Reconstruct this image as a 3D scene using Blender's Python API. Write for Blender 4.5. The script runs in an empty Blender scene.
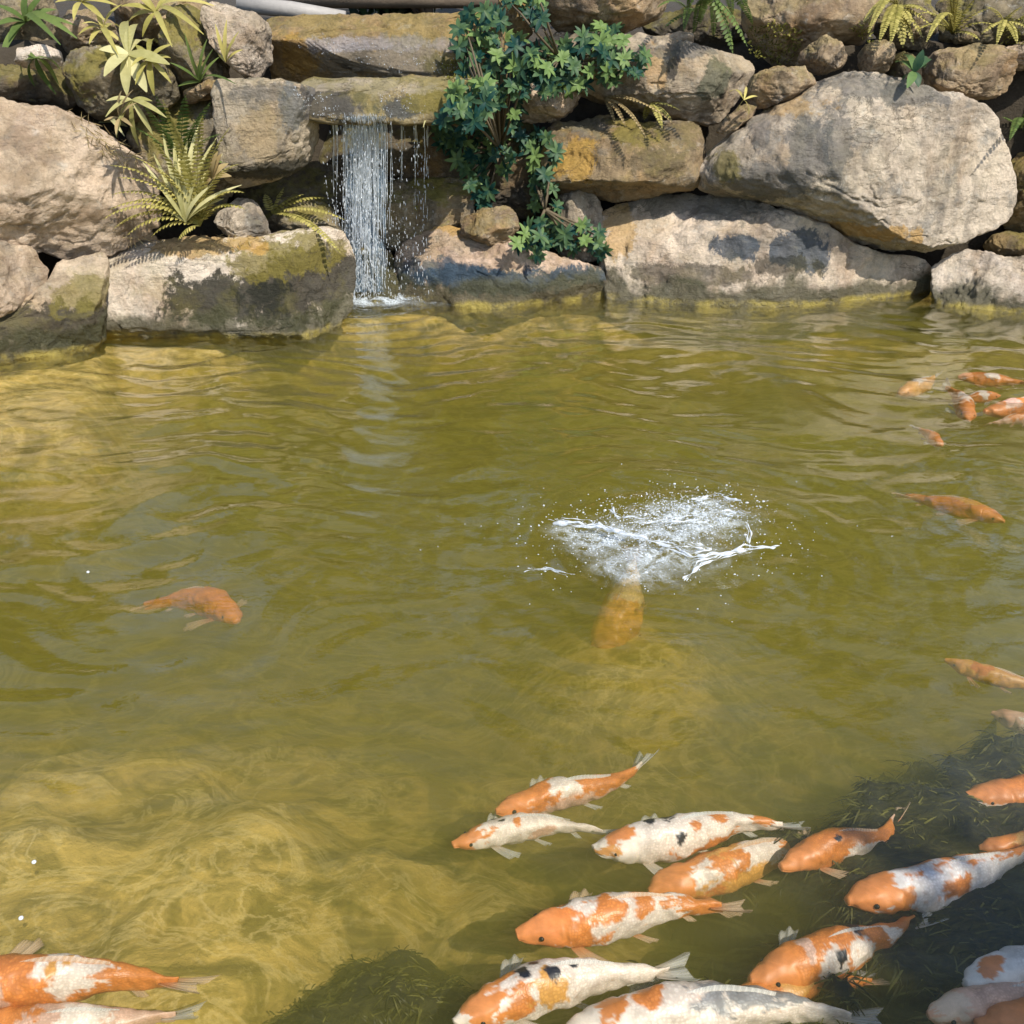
import bpy, math, random
import numpy as np
from mathutils import Vector
from mathutils.bvhtree import BVHTree

# ------------------------------------------------------------------ camera, sky, sun, exposure
scene = bpy.context.scene
col = scene.collection
F_PX, PITCH, CAM_H = 950.0, math.radians(29.6), 1.8
cam_data = bpy.data.cameras.new('camera')
cam_data.sensor_width = 36.0
cam_data.lens = 36.0 * F_PX / 1024.0
cam_data.clip_end = 500
cam = bpy.data.objects.new('camera', cam_data)
col.objects.link(cam)
cam.location = (0, 0, CAM_H)
cam.rotation_euler = (math.radians(90) - PITCH, 0, 0)
scene.camera = cam

SUN = Vector((0.50, -0.66, 1.0)).normalized()
world = bpy.data.worlds.new('World')
scene.world = world
world.use_nodes = True
wt = world.node_tree
sky = wt.nodes.new('ShaderNodeTexSky')
sky.sky_type = 'NISHITA'
sky.sun_disc = False
sky.sun_elevation = math.asin(SUN.z)
sky.sun_rotation = math.atan2(SUN.x, SUN.y)
bg = wt.nodes['Background']
wt.links.new(sky.outputs[0], bg.inputs[0])
bg.inputs[1].default_value = 0.145

sun_data = bpy.data.lights.new('sun', 'SUN')
sun_data.energy = 4.4
sun_data.angle = math.radians(0.5)
sun_data.color = (1.0, 0.93, 0.82)
sun = bpy.data.objects.new('sun', sun_data)
sun.rotation_euler = SUN.to_track_quat('Z', 'Y').to_euler()
sun.location = (4, -5, 9)
col.objects.link(sun)

scene.view_settings.view_transform = 'Standard'
scene.view_settings.look = 'None'
scene.view_settings.exposure = 0.48
scene.view_settings.gamma = 1.0
scene.cycles.use_denoising = True
scene.cycles.volume_bounces = 2
scene.cycles.max_bounces = 10
scene.cycles.transparent_max_bounces = 24
scene.cycles.caustics_reflective = False
scene.cycles.caustics_refractive = False

# ------------------------------------------------------------------ numeric helpers
SP, CP = math.sin(PITCH), math.cos(PITCH)

def ray(x, y):
    u, v = (x - 512) / F_PX, (512 - y) / F_PX
    return np.array([u, CP + v * SP, -SP + v * CP])

def at_plane(x, y, Y0, lean=0.0):
    """point of the photo's ray (x, y) on the leaning plane Y = Y0 + lean * Z"""
    d = ray(x, y)
    t = (Y0 + lean * CAM_H) / (d[1] - lean * d[2])
    return np.array([0, 0, CAM_H]) + d * t

def at_z(x, y, z=0.0):
    d = ray(x, y)
    t = (z - CAM_H) / d[2]
    return np.array([0, 0, CAM_H]) + d * t

_rs = np.random.RandomState(7)
_perm = np.concatenate([_rs.permutation(256)] * 3)
_grad = _rs.normal(size=(256, 3))
_grad /= np.linalg.norm(_grad, axis=1)[:, None]

def perlin(P):
    P = np.asarray(P, float)
    I = np.floor(P).astype(int)
    Fr = P - I
    I &= 255
    U = Fr * Fr * Fr * (Fr * (Fr * 6 - 15) + 10)
    out = np.zeros(len(P))
    for dx in (0, 1):
        wx = U[:, 0] if dx else 1 - U[:, 0]
        for dy in (0, 1):
            wy = U[:, 1] if dy else 1 - U[:, 1]
            for dz in (0, 1):
                wz = U[:, 2] if dz else 1 - U[:, 2]
                h = _perm[_perm[_perm[(I[:, 0] + dx) & 255] + ((I[:, 1] + dy) & 255)] + ((I[:, 2] + dz) & 255)]
                out += wx * wy * wz * ((Fr - (dx, dy, dz)) * _grad[h]).sum(1)
    return out * 1.5

def fbm(P, octv=5, gain=0.5, lac=2.03):
    a, s = 1.0, 0.0
    P = np.array(P, float)
    for k in range(octv):
        s = s + a * perlin(P + 17.3 * k)
        a *= gain
        P = P * lac
    return s

def sstep(a, b, x):
    t = np.clip((np.asarray(x, float) - a) / (b - a), 0, 1)
    return t * t * (3 - 2 * t)

def norm(v):
    v = np.asarray(v, float)
    return v / (np.linalg.norm(v) + 1e-12)

# ------------------------------------------------------------------ object helpers
def tag(o, label=None, cat=None, group=None, kind=None):
    if label: o['label'] = label
    if cat: o['category'] = cat
    if group: o['group'] = group
    if kind: o['kind'] = kind
    return o

def thing(name, loc, label, cat, group=None):
    o = bpy.data.objects.new(name, None)
    o.empty_display_size = 0.1
    o.location = [float(c) for c in loc]
    col.objects.link(o)
    return tag(o, label, cat, group)

def mesh_obj(name, V, Fc, mat, parent=None, origin=None, smooth=True, colors=None, uv=None, attrs=None):
    """V world coordinates; the object's origin is put at origin (or its parent's location)"""
    V = np.asarray(V, float)
    base = np.array(parent.location if parent is not None and origin is None else (0, 0, 0), float)
    if parent is not None and parent.parent is not None:
        base = base + np.array(parent.parent.location)
    if origin is not None:
        base = np.asarray(origin, float)
    me = bpy.data.meshes.new(name)
    if isinstance(Fc, np.ndarray):
        Fc = Fc.tolist()
    me.from_pydata((V - base).tolist(), [], Fc)
    if smooth:
        me.polygons.foreach_set('use_smooth', [True] * len(me.polygons))
    if colors is not None:
        ca = me.color_attributes.new('pattern', 'FLOAT_COLOR', 'POINT')
        ca.data.foreach_set('color', np.c_[colors, np.ones(len(colors))].astype(np.float32).ravel())
    if attrs:
        for k, a in attrs.items():
            at = me.attributes.new(k, 'FLOAT', 'POINT')
            at.data.foreach_set('value', np.asarray(a, np.float32))
    if uv is not None:
        ul = me.uv_layers.new(name='uv')
        idx = np.empty(len(me.loops), int)
        me.loops.foreach_get('vertex_index', idx)
        ul.data.foreach_set('uv', np.asarray(uv)[idx].astype(np.float32).ravel())
    me.materials.append(mat)
    me.validate()
    me.update()
    o = bpy.data.objects.new(name, me)
    if origin is not None:
        o.location = [float(c) for c in base]
    if parent is not None:
        o.parent = parent
        if origin is not None:
            o.location = [float(c) for c in (base - np.array(parent.location))]
    col.objects.link(o)
    return o

class MB:
    def __init__(self):
        self.V, self.F, self.A, self.n = [], [], [], 0
    def add(self, V, Fc, a=None):
        V = np.asarray(V, float)
        self.V.append(V)
        self.F += [tuple(int(i) + self.n for i in f) for f in Fc]
        self.A.append(np.full(len(V), 0.5 if a is None else a) if np.isscalar(a) or a is None else np.asarray(a))
        self.n += len(V)
    def build(self, name, mat, parent=None, origin=None, smooth=True):
        return mesh_obj(name, np.concatenate(self.V), self.F, mat, parent, origin, smooth, attrs={'tone': np.concatenate(self.A)})

def grid_faces(nu, nv, wrap_v=False):
    f = []
    for i in range(nu - 1):
        for j in range(nv if wrap_v else nv - 1):
            j2 = (j + 1) % nv
            f.append((i * nv + j, i * nv + j2, (i + 1) * nv + j2, (i + 1) * nv + j))
    return f

def tube(mb, pts, radii, sides=6, a=None):
    pts = np.asarray(pts, float)
    n = len(pts)
    radii = np.full(n, radii) if np.isscalar(radii) else np.asarray(radii)
    T = np.gradient(pts, axis=0)
    ref = np.array([0.31, 0.87, 0.2])
    rings = []
    for i in range(n):
        t = norm(T[i])
        s = norm(np.cross(t, ref))
        b = np.cross(t, s)
        th = np.arange(sides) * 2 * math.pi / sides
        rings.append(pts[i] + radii[i] * (np.cos(th)[:, None] * s + np.sin(th)[:, None] * b))
    V = np.concatenate(rings)
    Fc = grid_faces(n, sides, True) + [tuple(range(sides))[::-1], tuple(range((n - 1) * sides, n * sides))]
    mb.add(V, Fc, a)

_t = (1 + 5 ** .5) / 2
ICO_V = np.array([(-1, _t, 0), (1, _t, 0), (-1, -_t, 0), (1, -_t, 0), (0, -1, _t), (0, 1, _t), (0, -1, -_t), (0, 1, -_t), (_t, 0, -1), (_t, 0, 1), (-_t, 0, -1), (-_t, 0, 1)])
ICO_V /= np.linalg.norm(ICO_V[0])
ICO_F = [(0, 11, 5), (0, 5, 1), (0, 1, 7), (0, 7, 10), (0, 10, 11), (1, 5, 9), (5, 11, 4), (11, 10, 2), (10, 7, 6), (7, 1, 8), (3, 9, 4), (3, 4, 2), (3, 2, 6), (3, 6, 8), (3, 8, 9), (4, 9, 5), (2, 4, 11), (6, 2, 10), (8, 6, 7), (9, 8, 1)]
def _sub(V, Fc):
    V = [tuple(v) for v in V]; cache = {}; out = []
    def mid(a, b):
        k = (min(a, b), max(a, b))
        if k not in cache:
            m = norm((np.array(V[a]) + np.array(V[b])) / 2); V.append(tuple(m)); cache[k] = len(V) - 1
        return cache[k]
    for a, b, c in Fc:
        x, y, z = mid(a, b), mid(b, c), mid(c, a)
        out += [(a, x, z), (b, y, x), (c, z, y), (x, y, z)]
    return np.array(V), out
ICO2_V, ICO2_F = _sub(ICO_V, ICO_F)

# ------------------------------------------------------------------ material helpers
class NT:
    def __init__(self, name):
        self.m = bpy.data.materials.new(name)
        self.m.use_nodes = True
        self.t = self.m.node_tree
        self.t.nodes.clear()
        self.out = self.t.nodes.new('ShaderNodeOutputMaterial')
    def n(self, kind, **kw):
        nd = self.t.nodes.new('ShaderNode' + kind)
        for k, v in kw.items():
            setattr(nd, k, v)
        return nd
    def l(self, a, b):
        self.t.links.new(a, b)
    def val(self, sock, v):
        if hasattr(v, 'is_linked') or hasattr(v, 'links'):
            self.l(v, sock)
        elif isinstance(v, (tuple, list)) and len(v) == 3 and sock.type == 'RGBA':
            sock.default_value = (*v, 1)
        else:
            sock.default_value = v
    def noise(self, vec, scale, detail=6, rough=0.55, dist=0.0):
        nd = self.n('TexNoise')
        nd.inputs['Scale'].default_value = scale
        nd.inputs['Detail'].default_value = detail
        nd.inputs['Roughness'].default_value = rough
        nd.inputs['Distortion'].default_value = dist
        if vec is not None: self.l(vec, nd.inputs['Vector'])
        return nd.outputs['Fac']
    def math(self, op, a, b=None, c=None, clamp=False):
        nd = self.n('Math', operation=op, use_clamp=clamp)
        self.val(nd.inputs[0], a)
        if b is not None: self.val(nd.inputs[1], b)
        if c is not None: self.val(nd.inputs[2], c)
        return nd.outputs[0]
    def step(self, x, a, b):
        nd = self.n('MapRange', interpolation_type='SMOOTHSTEP')
        self.val(nd.inputs['Value'], x)
        nd.inputs['From Min'].default_value = a
        nd.inputs['From Max'].default_value = b
        return nd.outputs['Result']
    def mix(self, f, a, b, blend='MIX'):
        nd = self.n('Mix', data_type='RGBA', blend_type=blend)
        self.val(nd.inputs[0], f)
        self.val(nd.inputs[6], a)
        self.val(nd.inputs[7], b)
        return nd.outputs[2]
    def mapping(self, vec, scale=(1, 1, 1), loc=(0, 0, 0)):
        nd = self.n('Mapping')
        self.l(vec, nd.inputs[0])
        nd.inputs['Scale'].default_value = scale
        nd.inputs['Location'].default_value = loc
        return nd.outputs[0]
    def bump(self, h, strength, dist, normal=None):
        nd = self.n('Bump')
        nd.inputs['Strength'].default_value = strength
        nd.inputs['Distance'].default_value = dist
        self.l(h, nd.inputs['Height'])
        if normal is not None: self.l(normal, nd.inputs['Normal'])
        return nd.outputs[0]
    def principled(self, **kw):
        p = self.n('BsdfPrincipled')
        for k, v in kw.items():
            self.val(p.inputs[k.replace('_', ' ')], v)
        return p

def rock_mat(name, light, dark, ochre=0.3, moss=0.2, streak=0.4, lichen=0.3, wet=0.0, seed=0, markings=()):
    k = NT(name)
    geo = k.n('NewGeometry')
    oi = k.n('ObjectInfo')
    off = k.n('VectorMath', operation='ADD')
    k.l(geo.outputs['Position'], off.inputs[0])
    sc = k.n('VectorMath', operation='SCALE')
    sc.inputs[0].default_value = (37.1 + seed, 11.7, 23.3)
    k.l(oi.outputs['Random'], sc.inputs['Scale'])
    k.l(sc.outputs[0], off.inputs[1])
    pos = off.outputs[0]
    sep = k.n('SeparateXYZ'); k.l(geo.outputs['Position'], sep.inputs[0])
    z = sep.outputs[2]
    sn = k.n('SeparateXYZ'); k.l(geo.outputs['Normal'], sn.inputs[0])
    big = k.step(k.noise(pos, 2.6, 9, .68, .6), .38, .60)
    c = k.mix(big, dark, light)
    # ochre iron staining
    oc = k.math('MULTIPLY', k.step(k.noise(k.mapping(pos, (1, 1, .7), (5, 3, 1)), 3.1, 6, .6, .8), .50, .70), ochre)
    c = k.mix(oc, c, (.44, .25, .085))
    # grey lichen and dark speckle
    li = k.math('MULTIPLY', k.step(k.noise(k.mapping(pos, (1, 1, 1), (9, 1, 4)), 7.0, 10, .72), .50, .66), lichen)
    c = k.mix(li, c, (.20, .20, .185))
    li2 = k.math('MULTIPLY', k.step(k.noise(k.mapping(pos, (1, 1, 1), (2, 8, 4)), 12.0, 10, .72), .55, .68), lichen)
    c = k.mix(li2, c, (.60, .57, .50))
    # vertical rain streaks
    st = k.math('MULTIPLY', k.step(k.noise(k.mapping(pos, (6, 6, .7)), 1.4, 6, .6, .3), .50, .66), streak)
    c = k.mix(st, c, (.085, .078, .066))
    for (sx, sy, sY, rx, ry, scol, sstr) in markings:  # local colour marks: real stains, plus shade painted on some rocks
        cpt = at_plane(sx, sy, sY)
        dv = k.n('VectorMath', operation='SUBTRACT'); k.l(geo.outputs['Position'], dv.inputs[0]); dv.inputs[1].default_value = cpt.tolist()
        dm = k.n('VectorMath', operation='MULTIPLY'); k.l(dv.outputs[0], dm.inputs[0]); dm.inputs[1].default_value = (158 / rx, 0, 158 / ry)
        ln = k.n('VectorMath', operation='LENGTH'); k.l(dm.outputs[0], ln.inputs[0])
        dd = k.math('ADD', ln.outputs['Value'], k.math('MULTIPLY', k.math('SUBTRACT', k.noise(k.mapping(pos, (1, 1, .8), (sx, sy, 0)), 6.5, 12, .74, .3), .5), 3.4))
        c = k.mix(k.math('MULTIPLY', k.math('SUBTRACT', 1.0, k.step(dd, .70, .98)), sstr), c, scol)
    ck = k.n('Math', operation='ABSOLUTE'); k.l(k.math('SUBTRACT', k.noise(k.mapping(pos, (1, 1, 1.7), (3, 9, 2)), 2.6, 9, .62, .6), .5), ck.inputs[0])
    crk = k.math('MULTIPLY', k.math('SUBTRACT', 1.0, k.step(ck.outputs[0], .0, .012)), k.step(k.noise(pos, 1.9, 3), .45, .6))
    c = k.mix(k.math('MULTIPLY', crk, .6), c, (.07, .055, .04))
    # fine grain
    gr = k.noise(pos, 55, 8, .75)
    c = k.mix(1.0, c, k.mix(gr, (.48, .47, .46), (1.52, 1.52, 1.52)), 'MULTIPLY')
    # moss
    mn = k.math('ADD', k.noise(k.mapping(pos, (1, 1, 1), (4, 4, 9)), 4.0, 9, .7), k.math('MULTIPLY', sn.outputs[2], .16))
    mo = k.math('MULTIPLY', k.step(mn, .52, .66), moss, clamp=True)
    c = k.mix(mo, c, k.mix(k.noise(pos, 30, 4), (.10, .10, .014), (.33, .27, .05)))
    # wet, algae grown band above the water
    wn = k.math('ADD', z, k.math('MULTIPLY', k.math('SUBTRACT', k.noise(pos, 3.5, 7, .65), .5), .42))
    wb = k.math('SUBTRACT', 1.0, k.step(wn, .07 + wet, .15 + wet))
    c = k.mix(k.math('MULTIPLY', wb, .86), c, k.mix(k.noise(pos, 16, 8, .7), (.018, .019, .012), (.10, .098, .04)))
    ab = k.math('SUBTRACT', 1.0, k.step(k.math('ADD', z, k.math('MULTIPLY', k.math('SUBTRACT', k.noise(pos, 9, 5), .5), .06)), .018, .05))
    c = k.mix(k.math('MULTIPLY', k.math('MULTIPLY', ab, .85), k.step(k.noise(pos, 5.5, 6, .7), .40, .62)), c, (.44, .35, .08))
    h1 = k.noise(pos, 9, 12, .68)
    h2 = k.noise(pos, 42, 10, .7)
    vo = k.n('TexVoronoi', feature='F1'); vo.inputs['Scale'].default_value = 26; k.l(pos, vo.inputs['Vector'])
    b = k.bump(h1, 1.0, .05)
    b = k.bump(k.noise(k.mapping(pos, (1, 1, 4.5)), 5, 9, .7, .5), .7, .03, b)
    b = k.bump(crk, -.9, .015, b)
    b = k.bump(h2, 1.0, .014, b)
    b = k.bump(vo.outputs['Distance'], .25, .006, b)
    ro = k.math('SUBTRACT', .9, k.math('MULTIPLY', wb, .58))
    p = k.principled(Base_Color=c, Roughness=ro, Normal=b)
    p.inputs['Specular IOR Level'].default_value = .35
    k.l(p.outputs[0], k.out.inputs[0])
    return k.m

WET_SHADEC, GREYC, BLUEC, OCHC, OLVC = (.020, .021, .013), (.13, .13, .125), (.040, .070, .105), (.50, .29, .07), (.20, .165, .03)  # first tone: wet rock, also shade painted on two blocks
ROCK = {
    'beige': rock_mat('rock_beige', (.67, .525, .385), (.34, .25, .17), .35, .12, .22, .40),
    'tan': rock_mat('rock_tan', (.50, .375, .235), (.22, .155, .098), .45, .35, .30, .40, seed=3),
    'grey': rock_mat('rock_grey', (.57, .48, .37), (.28, .23, .175), .28, .12, .55, .60, seed=5),
    'pale': rock_mat('rock_pale', (.80, .69, .57), (.46, .37, .285), .30, .15, .30, .35, seed=8),
    'ochre': rock_mat('rock_ochre', (.38, .27, .125), (.19, .135, .06), .55, .50, .40, .30, seed=9),
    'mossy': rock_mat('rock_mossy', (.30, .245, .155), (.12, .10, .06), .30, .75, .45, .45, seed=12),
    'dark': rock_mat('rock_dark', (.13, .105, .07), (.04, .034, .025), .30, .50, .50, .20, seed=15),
    'wetdark': rock_mat('rock_wet_dark', (.30, .23, .13), (.13, .10, .06), .45, .45, .40, .25, wet=.16, seed=18),
    'block': rock_mat('rock_wet_block', (.56, .46, .35), (.32, .255, .185), .30, .30, .15, .35, wet=.08, seed=21),
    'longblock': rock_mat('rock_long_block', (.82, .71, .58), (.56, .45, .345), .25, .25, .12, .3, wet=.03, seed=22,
        markings=[(232, 294, 5.3, 62, 26, WET_SHADEC, .93), (305, 285, 5.3, 55, 38, WET_SHADEC, .9), (285, 258, 5.3, 52, 20, OLVC, .8), (195, 246, 5.3, 60, 9, OCHC, .7)]),  # dark right patches: shadow from above painted in over the damp stone
    'footleft': rock_mat('rock_foot_left', (.62, .50, .36), (.34, .265, .18), .30, .25, .15, .35, wet=.03, seed=24,
        markings=[(55, 325, 4.9, 60, 24, WET_SHADEC, .85), (80, 300, 4.9, 30, 16, OLVC, .6)]),
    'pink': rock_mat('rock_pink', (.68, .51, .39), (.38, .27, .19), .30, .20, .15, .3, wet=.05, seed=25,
        markings=[(500, 276, 5.9, 120, 15, BLUEC, .95), (440, 268, 5.9, 50, 12, BLUEC, .8), (440, 232, 5.9, 40, 8, OCHC, .7)]),  # blue patches: shadow band along the foot painted into the colour
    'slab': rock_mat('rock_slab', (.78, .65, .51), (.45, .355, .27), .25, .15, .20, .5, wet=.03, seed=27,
        markings=[(690, 212, 5.9, 90, 12, GREYC, .7), (735, 245, 5.9, 26, 14, BLUEC, .85), (800, 248, 5.9, 30, 22, BLUEC, .85), (785, 262, 5.9, 40, 12, WET_SHADEC, .7), (622, 235, 5.9, 18, 30, OCHC, .6), (680, 272, 5.9, 90, 10, WET_SHADEC, .65)]),
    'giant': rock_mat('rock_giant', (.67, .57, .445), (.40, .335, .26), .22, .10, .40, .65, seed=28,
        markings=[(812, 160, 5.6, 26, 40, GREYC, .75), (775, 190, 5.6, 60, 18, GREYC, .7), (842, 145, 5.6, 14, 34, (.10, .11, .11), .6), (932, 97, 5.6, 40, 14, GREYC, .75), (735, 178, 5.6, 14, 16, OLVC, .7), (860, 240, 5.6, 70, 10, OCHC, .7), (780, 110, 5.6, 50, 12, OCHC, .45), (880, 92, 5.6, 30, 10, GREYC, .7), (770, 132, 5.6, 12, 30, (.16, .15, .14), .6)]),  # grey patches mostly on the left part and top, ochre near the edges
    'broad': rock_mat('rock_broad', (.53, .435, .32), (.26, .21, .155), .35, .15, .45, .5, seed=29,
        markings=[(682, 72, 5.8, 7, 20, (.05, .045, .04), .9), (666, 72, 5.8, 14, 24, (.50, .32, .15), .7), (730, 85, 5.8, 16, 18, (.10, .11, .07), .8), (700, 56, 5.8, 40, 7, GREYC, .7)]),
    'golden': rock_mat('rock_golden', (.38, .28, .16), (.17, .125, .07), .35, .25, .30, .4, seed=30,
        markings=[(575, 170, 5.8, 30, 22, (.45, .27, .06), .85), (640, 140, 5.8, 30, 12, OLVC, .7), (660, 165, 5.8, 40, 16, (.13, .10, .055), .8), (590, 135, 5.8, 22, 10, GREYC, .6)]),
    'upperledge': rock_mat('rock_upper_ledge', (.46, .32, .15), (.24, .165, .075), .45, .35, .35, .30, seed=33,
        markings=[(375, 62, 5.85, 75, 20, (.25, .215, .165), .85), (320, 48, 5.85, 40, 8, (.40, .37, .38), .7), (400, 46, 5.85, 60, 7, (.36, .33, .33), .6), (285, 60, 5.85, 18, 20, (.42, .24, .05), .7), (440, 70, 5.85, 24, 12, (.12, .105, .05), .7)]),
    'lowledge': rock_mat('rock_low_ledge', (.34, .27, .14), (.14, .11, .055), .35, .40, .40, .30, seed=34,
        markings=[(330, 100, 5.6, 34, 14, (.06, .06, .06), .8), (400, 105, 5.6, 26, 10, (.05, .065, .08), .8), (430, 98, 5.6, 26, 10, OLVC, .7), (360, 86, 5.6, 70, 5, (.42, .36, .27), .7)]),
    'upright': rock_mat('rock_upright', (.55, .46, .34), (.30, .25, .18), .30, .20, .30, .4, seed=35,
        markings=[(262, 95, 5.3, 34, 10, GREYC, .6), (306, 100, 5.3, 8, 30, (.07, .075, .085), .8), (285, 110, 5.3, 14, 20, (.13, .15, .16), .7), (255, 140, 5.3, 20, 26, (.50, .38, .22), .6), (270, 176, 5.3, 40, 10, WET_SHADEC, .85)]),  # lowest dark patch: shade under the overhang painted in
}

def leaf_mat(name, dark, light, trans=.35, rough=.45):
    k = NT(name)
    at = k.n('Attribute', attribute_name='tone')
    geo = k.n('NewGeometry')
    f = k.math('ADD', at.outputs['Fac'], k.math('MULTIPLY', k.math('SUBTRACT', k.noise(geo.outputs['Position'], 40, 4), .5), .5), clamp=True)
    c = k.mix(f, dark, light)
    p = k.principled(Base_Color=c, Roughness=rough)
    p.inputs['Specular IOR Level'].default_value = .22
    tr = k.n('BsdfTranslucent'); k.l(c, tr.inputs[0])
    mx = k.n('MixShader'); mx.inputs[0].default_value = trans
    k.l(p.outputs[0], mx.inputs[1]); k.l(tr.outputs[0], mx.inputs[2])
    k.l(mx.outputs[0], k.out.inputs[0])
    return k.m

def plain_mat(name, c1, c2, scale=20, rough=.8, bump=.3):
    k = NT(name)
    geo = k.n('NewGeometry')
    f = k.noise(geo.outputs['Position'], scale, 8, .65)
    p = k.principled(Base_Color=k.mix(f, c1, c2), Roughness=rough, Normal=k.bump(f, bump, .01))
    k.l(p.outputs[0], k.out.inputs[0])
    return k.m

M_SHRUB = leaf_mat('leaf_blue_green', (.008, .050, .042), (.17, .26, .08), .3, .5)
M_FERN_Y = leaf_mat('leaf_yellow_green', (.20, .19, .035), (.66, .58, .20), .35)
M_FERN_G = leaf_mat('leaf_green', (.035, .075, .018), (.20, .27, .075), .35)
M_PALE = leaf_mat('leaf_pale', (.24, .23, .05), (.68, .64, .34), .35, .5)
M_DARKLEAF = leaf_mat('leaf_dark', (.006, .018, .008), (.05, .085, .03), .25)
M_DRY = leaf_mat('leaf_dry', (.16, .11, .05), (.42, .33, .16), .2)
M_STEM = plain_mat('stem', (.05, .04, .02), (.16, .12, .07), 30)
M_BARK = plain_mat('bark', (.06, .045, .03), (.17, .13, .09), 12, .9, .8)
M_WEED = leaf_mat('weed', (.008, .010, .003), (.17, .16, .042), .2)
M_MOSS = leaf_mat('moss', (.10, .105, .018), (.32, .29, .07), .2)

# ------------------------------------------------------------------ shoreline and ground
SHORE_PX = [(0, 351), (60, 338), (105, 325), (180, 321), (330, 303), (400, 291), (600, 288), (700, 290), (930, 294), (1024, 302)]
SHORE = np.array([[-6.5, 2.2], [-4.2, 4.0]] + [list(at_z(x, y)[:2]) for x, y in SHORE_PX] + [[4.6, 5.4], [6.5, 4.2]])

def shore_y(x):
    return np.interp(x, SHORE[:, 0], SHORE[:, 1])

def ground_z(X, Y):
    sy = shore_y(X)
    d = sy - Y                                   # distance into the pond
    P = np.c_[X, Y, np.zeros_like(X)]
    n = fbm(P * 1.3, 4)
    bed = -0.72 + .06 * n
    shelf = 1 - sstep(.28, .72, d + .05 * fbm(P * 2.1 + 9, 3))
    bed = bed + (-.085 + .012 * n - bed) * shelf * (1 - .30 * sstep(.2, 1.2, X))
    # sandy shoal on the near left
    q = ((X + 1.15) / 1.35) ** 2 + ((Y - 1.66) / .80) ** 2 + .45 * fbm(P * 2.2 + 3, 4)
    bed = np.maximum(bed, -.74 + .56 * np.exp(-np.clip(q, 0, None) * .85) + .05 * n)
    q = ((X - .42) / .55) ** 2 + ((Y - 2.75) / .65) ** 2
    bed = np.maximum(bed, -.74 + .42 * np.exp(-q * 1.1) + .04 * n)
    # left ledge beneath the rocks
    q = (X + 2.35 + .25 * (Y - 4.6)) / .62
    led = sstep(-.9, -.2, -q) * sstep(3.4, 4.2, Y)
    bed = np.maximum(bed, -.72 + (.645 + .03 * n) * led)
    near = 1 - sstep(.35, .75, Y)
    side = np.maximum(sstep(5.2, 5.7, X), sstep(5.2, 5.7, -X))
    bank = -sstep(-.10, .30, -d) * 0
    rise = np.clip((-d - .22) / .30, 0, None)
    back = np.minimum(-.3 + rise + .05 * n, 1.42 + .08 * n)
    z = np.where(d > -.22, bed, np.maximum(bed, back))
    z = np.maximum(z, np.maximum(near, side) * .95 - .80)
    return z

def spaced(lo, hi, fine, far):
    core = np.arange(lo, hi + 1e-6, fine)
    ext = np.cumsum(fine * 1.25 ** np.arange(1, 40))
    ext = ext[ext < far]
    return np.concatenate([(lo - ext)[::-1], core, hi + ext])

gx, gy = spaced(-6.2, 6.2, .05, 70), spaced(0, 8.2, .045, 70)
GX, GY = np.meshgrid(gx, gy, indexing='ij')
gz = ground_z(GX.ravel(), GY.ravel())
k = NT('ground_silt_and_soil')
geo = k.n('NewGeometry'); pos = geo.outputs['Position']
sep = k.n('SeparateXYZ'); k.l(pos, sep.inputs[0])
caustic_vein = k.noise(k.mapping(pos, (1.5, 2.6, 1)), 2.4, 9, .66, 1.6)
silt = k.mix(k.step(caustic_vein, .36, .62), (.30, .225, .045), (.80, .57, .17))  # silt tones; the paler streaks also stand in for caustic light
caustic_ridge = k.n('Math', operation='ABSOLUTE'); k.l(k.math('SUBTRACT', k.noise(k.mapping(pos, (1, 1.5, 1)), 2.6, 6, .62, 2.6), .5), caustic_ridge.inputs[0])
silt = k.mix(k.math('MULTIPLY', k.math('SUBTRACT', 1.0, k.step(caustic_ridge.outputs[0], .0, .05)), .6), silt, (.92, .72, .32))  # pale ridge net: caustic light painted into the bed colour
alg = k.step(k.noise(k.mapping(pos, (1, 1, 1), (3, 7, 0)), 2.1, 8, .7, .5), .5, .62)
silt = k.mix(k.math('MULTIPLY', alg, .5), silt, (.075, .072, .014))
soil = k.mix(k.noise(pos, 14, 10, .7), (.018, .014, .009), (.075, .058, .036))
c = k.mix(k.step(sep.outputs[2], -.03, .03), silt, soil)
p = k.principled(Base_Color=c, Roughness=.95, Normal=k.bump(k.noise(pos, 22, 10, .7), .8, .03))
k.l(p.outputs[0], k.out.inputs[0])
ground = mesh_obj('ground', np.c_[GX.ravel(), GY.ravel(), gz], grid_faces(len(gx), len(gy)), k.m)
tag(ground, 'pond bed of yellow silt rising into dark soil banks', 'ground', kind='structure')

# ------------------------------------------------------------------ water
SPLASH = at_z(655, 548)
FALL = at_z(372, 297)

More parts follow.
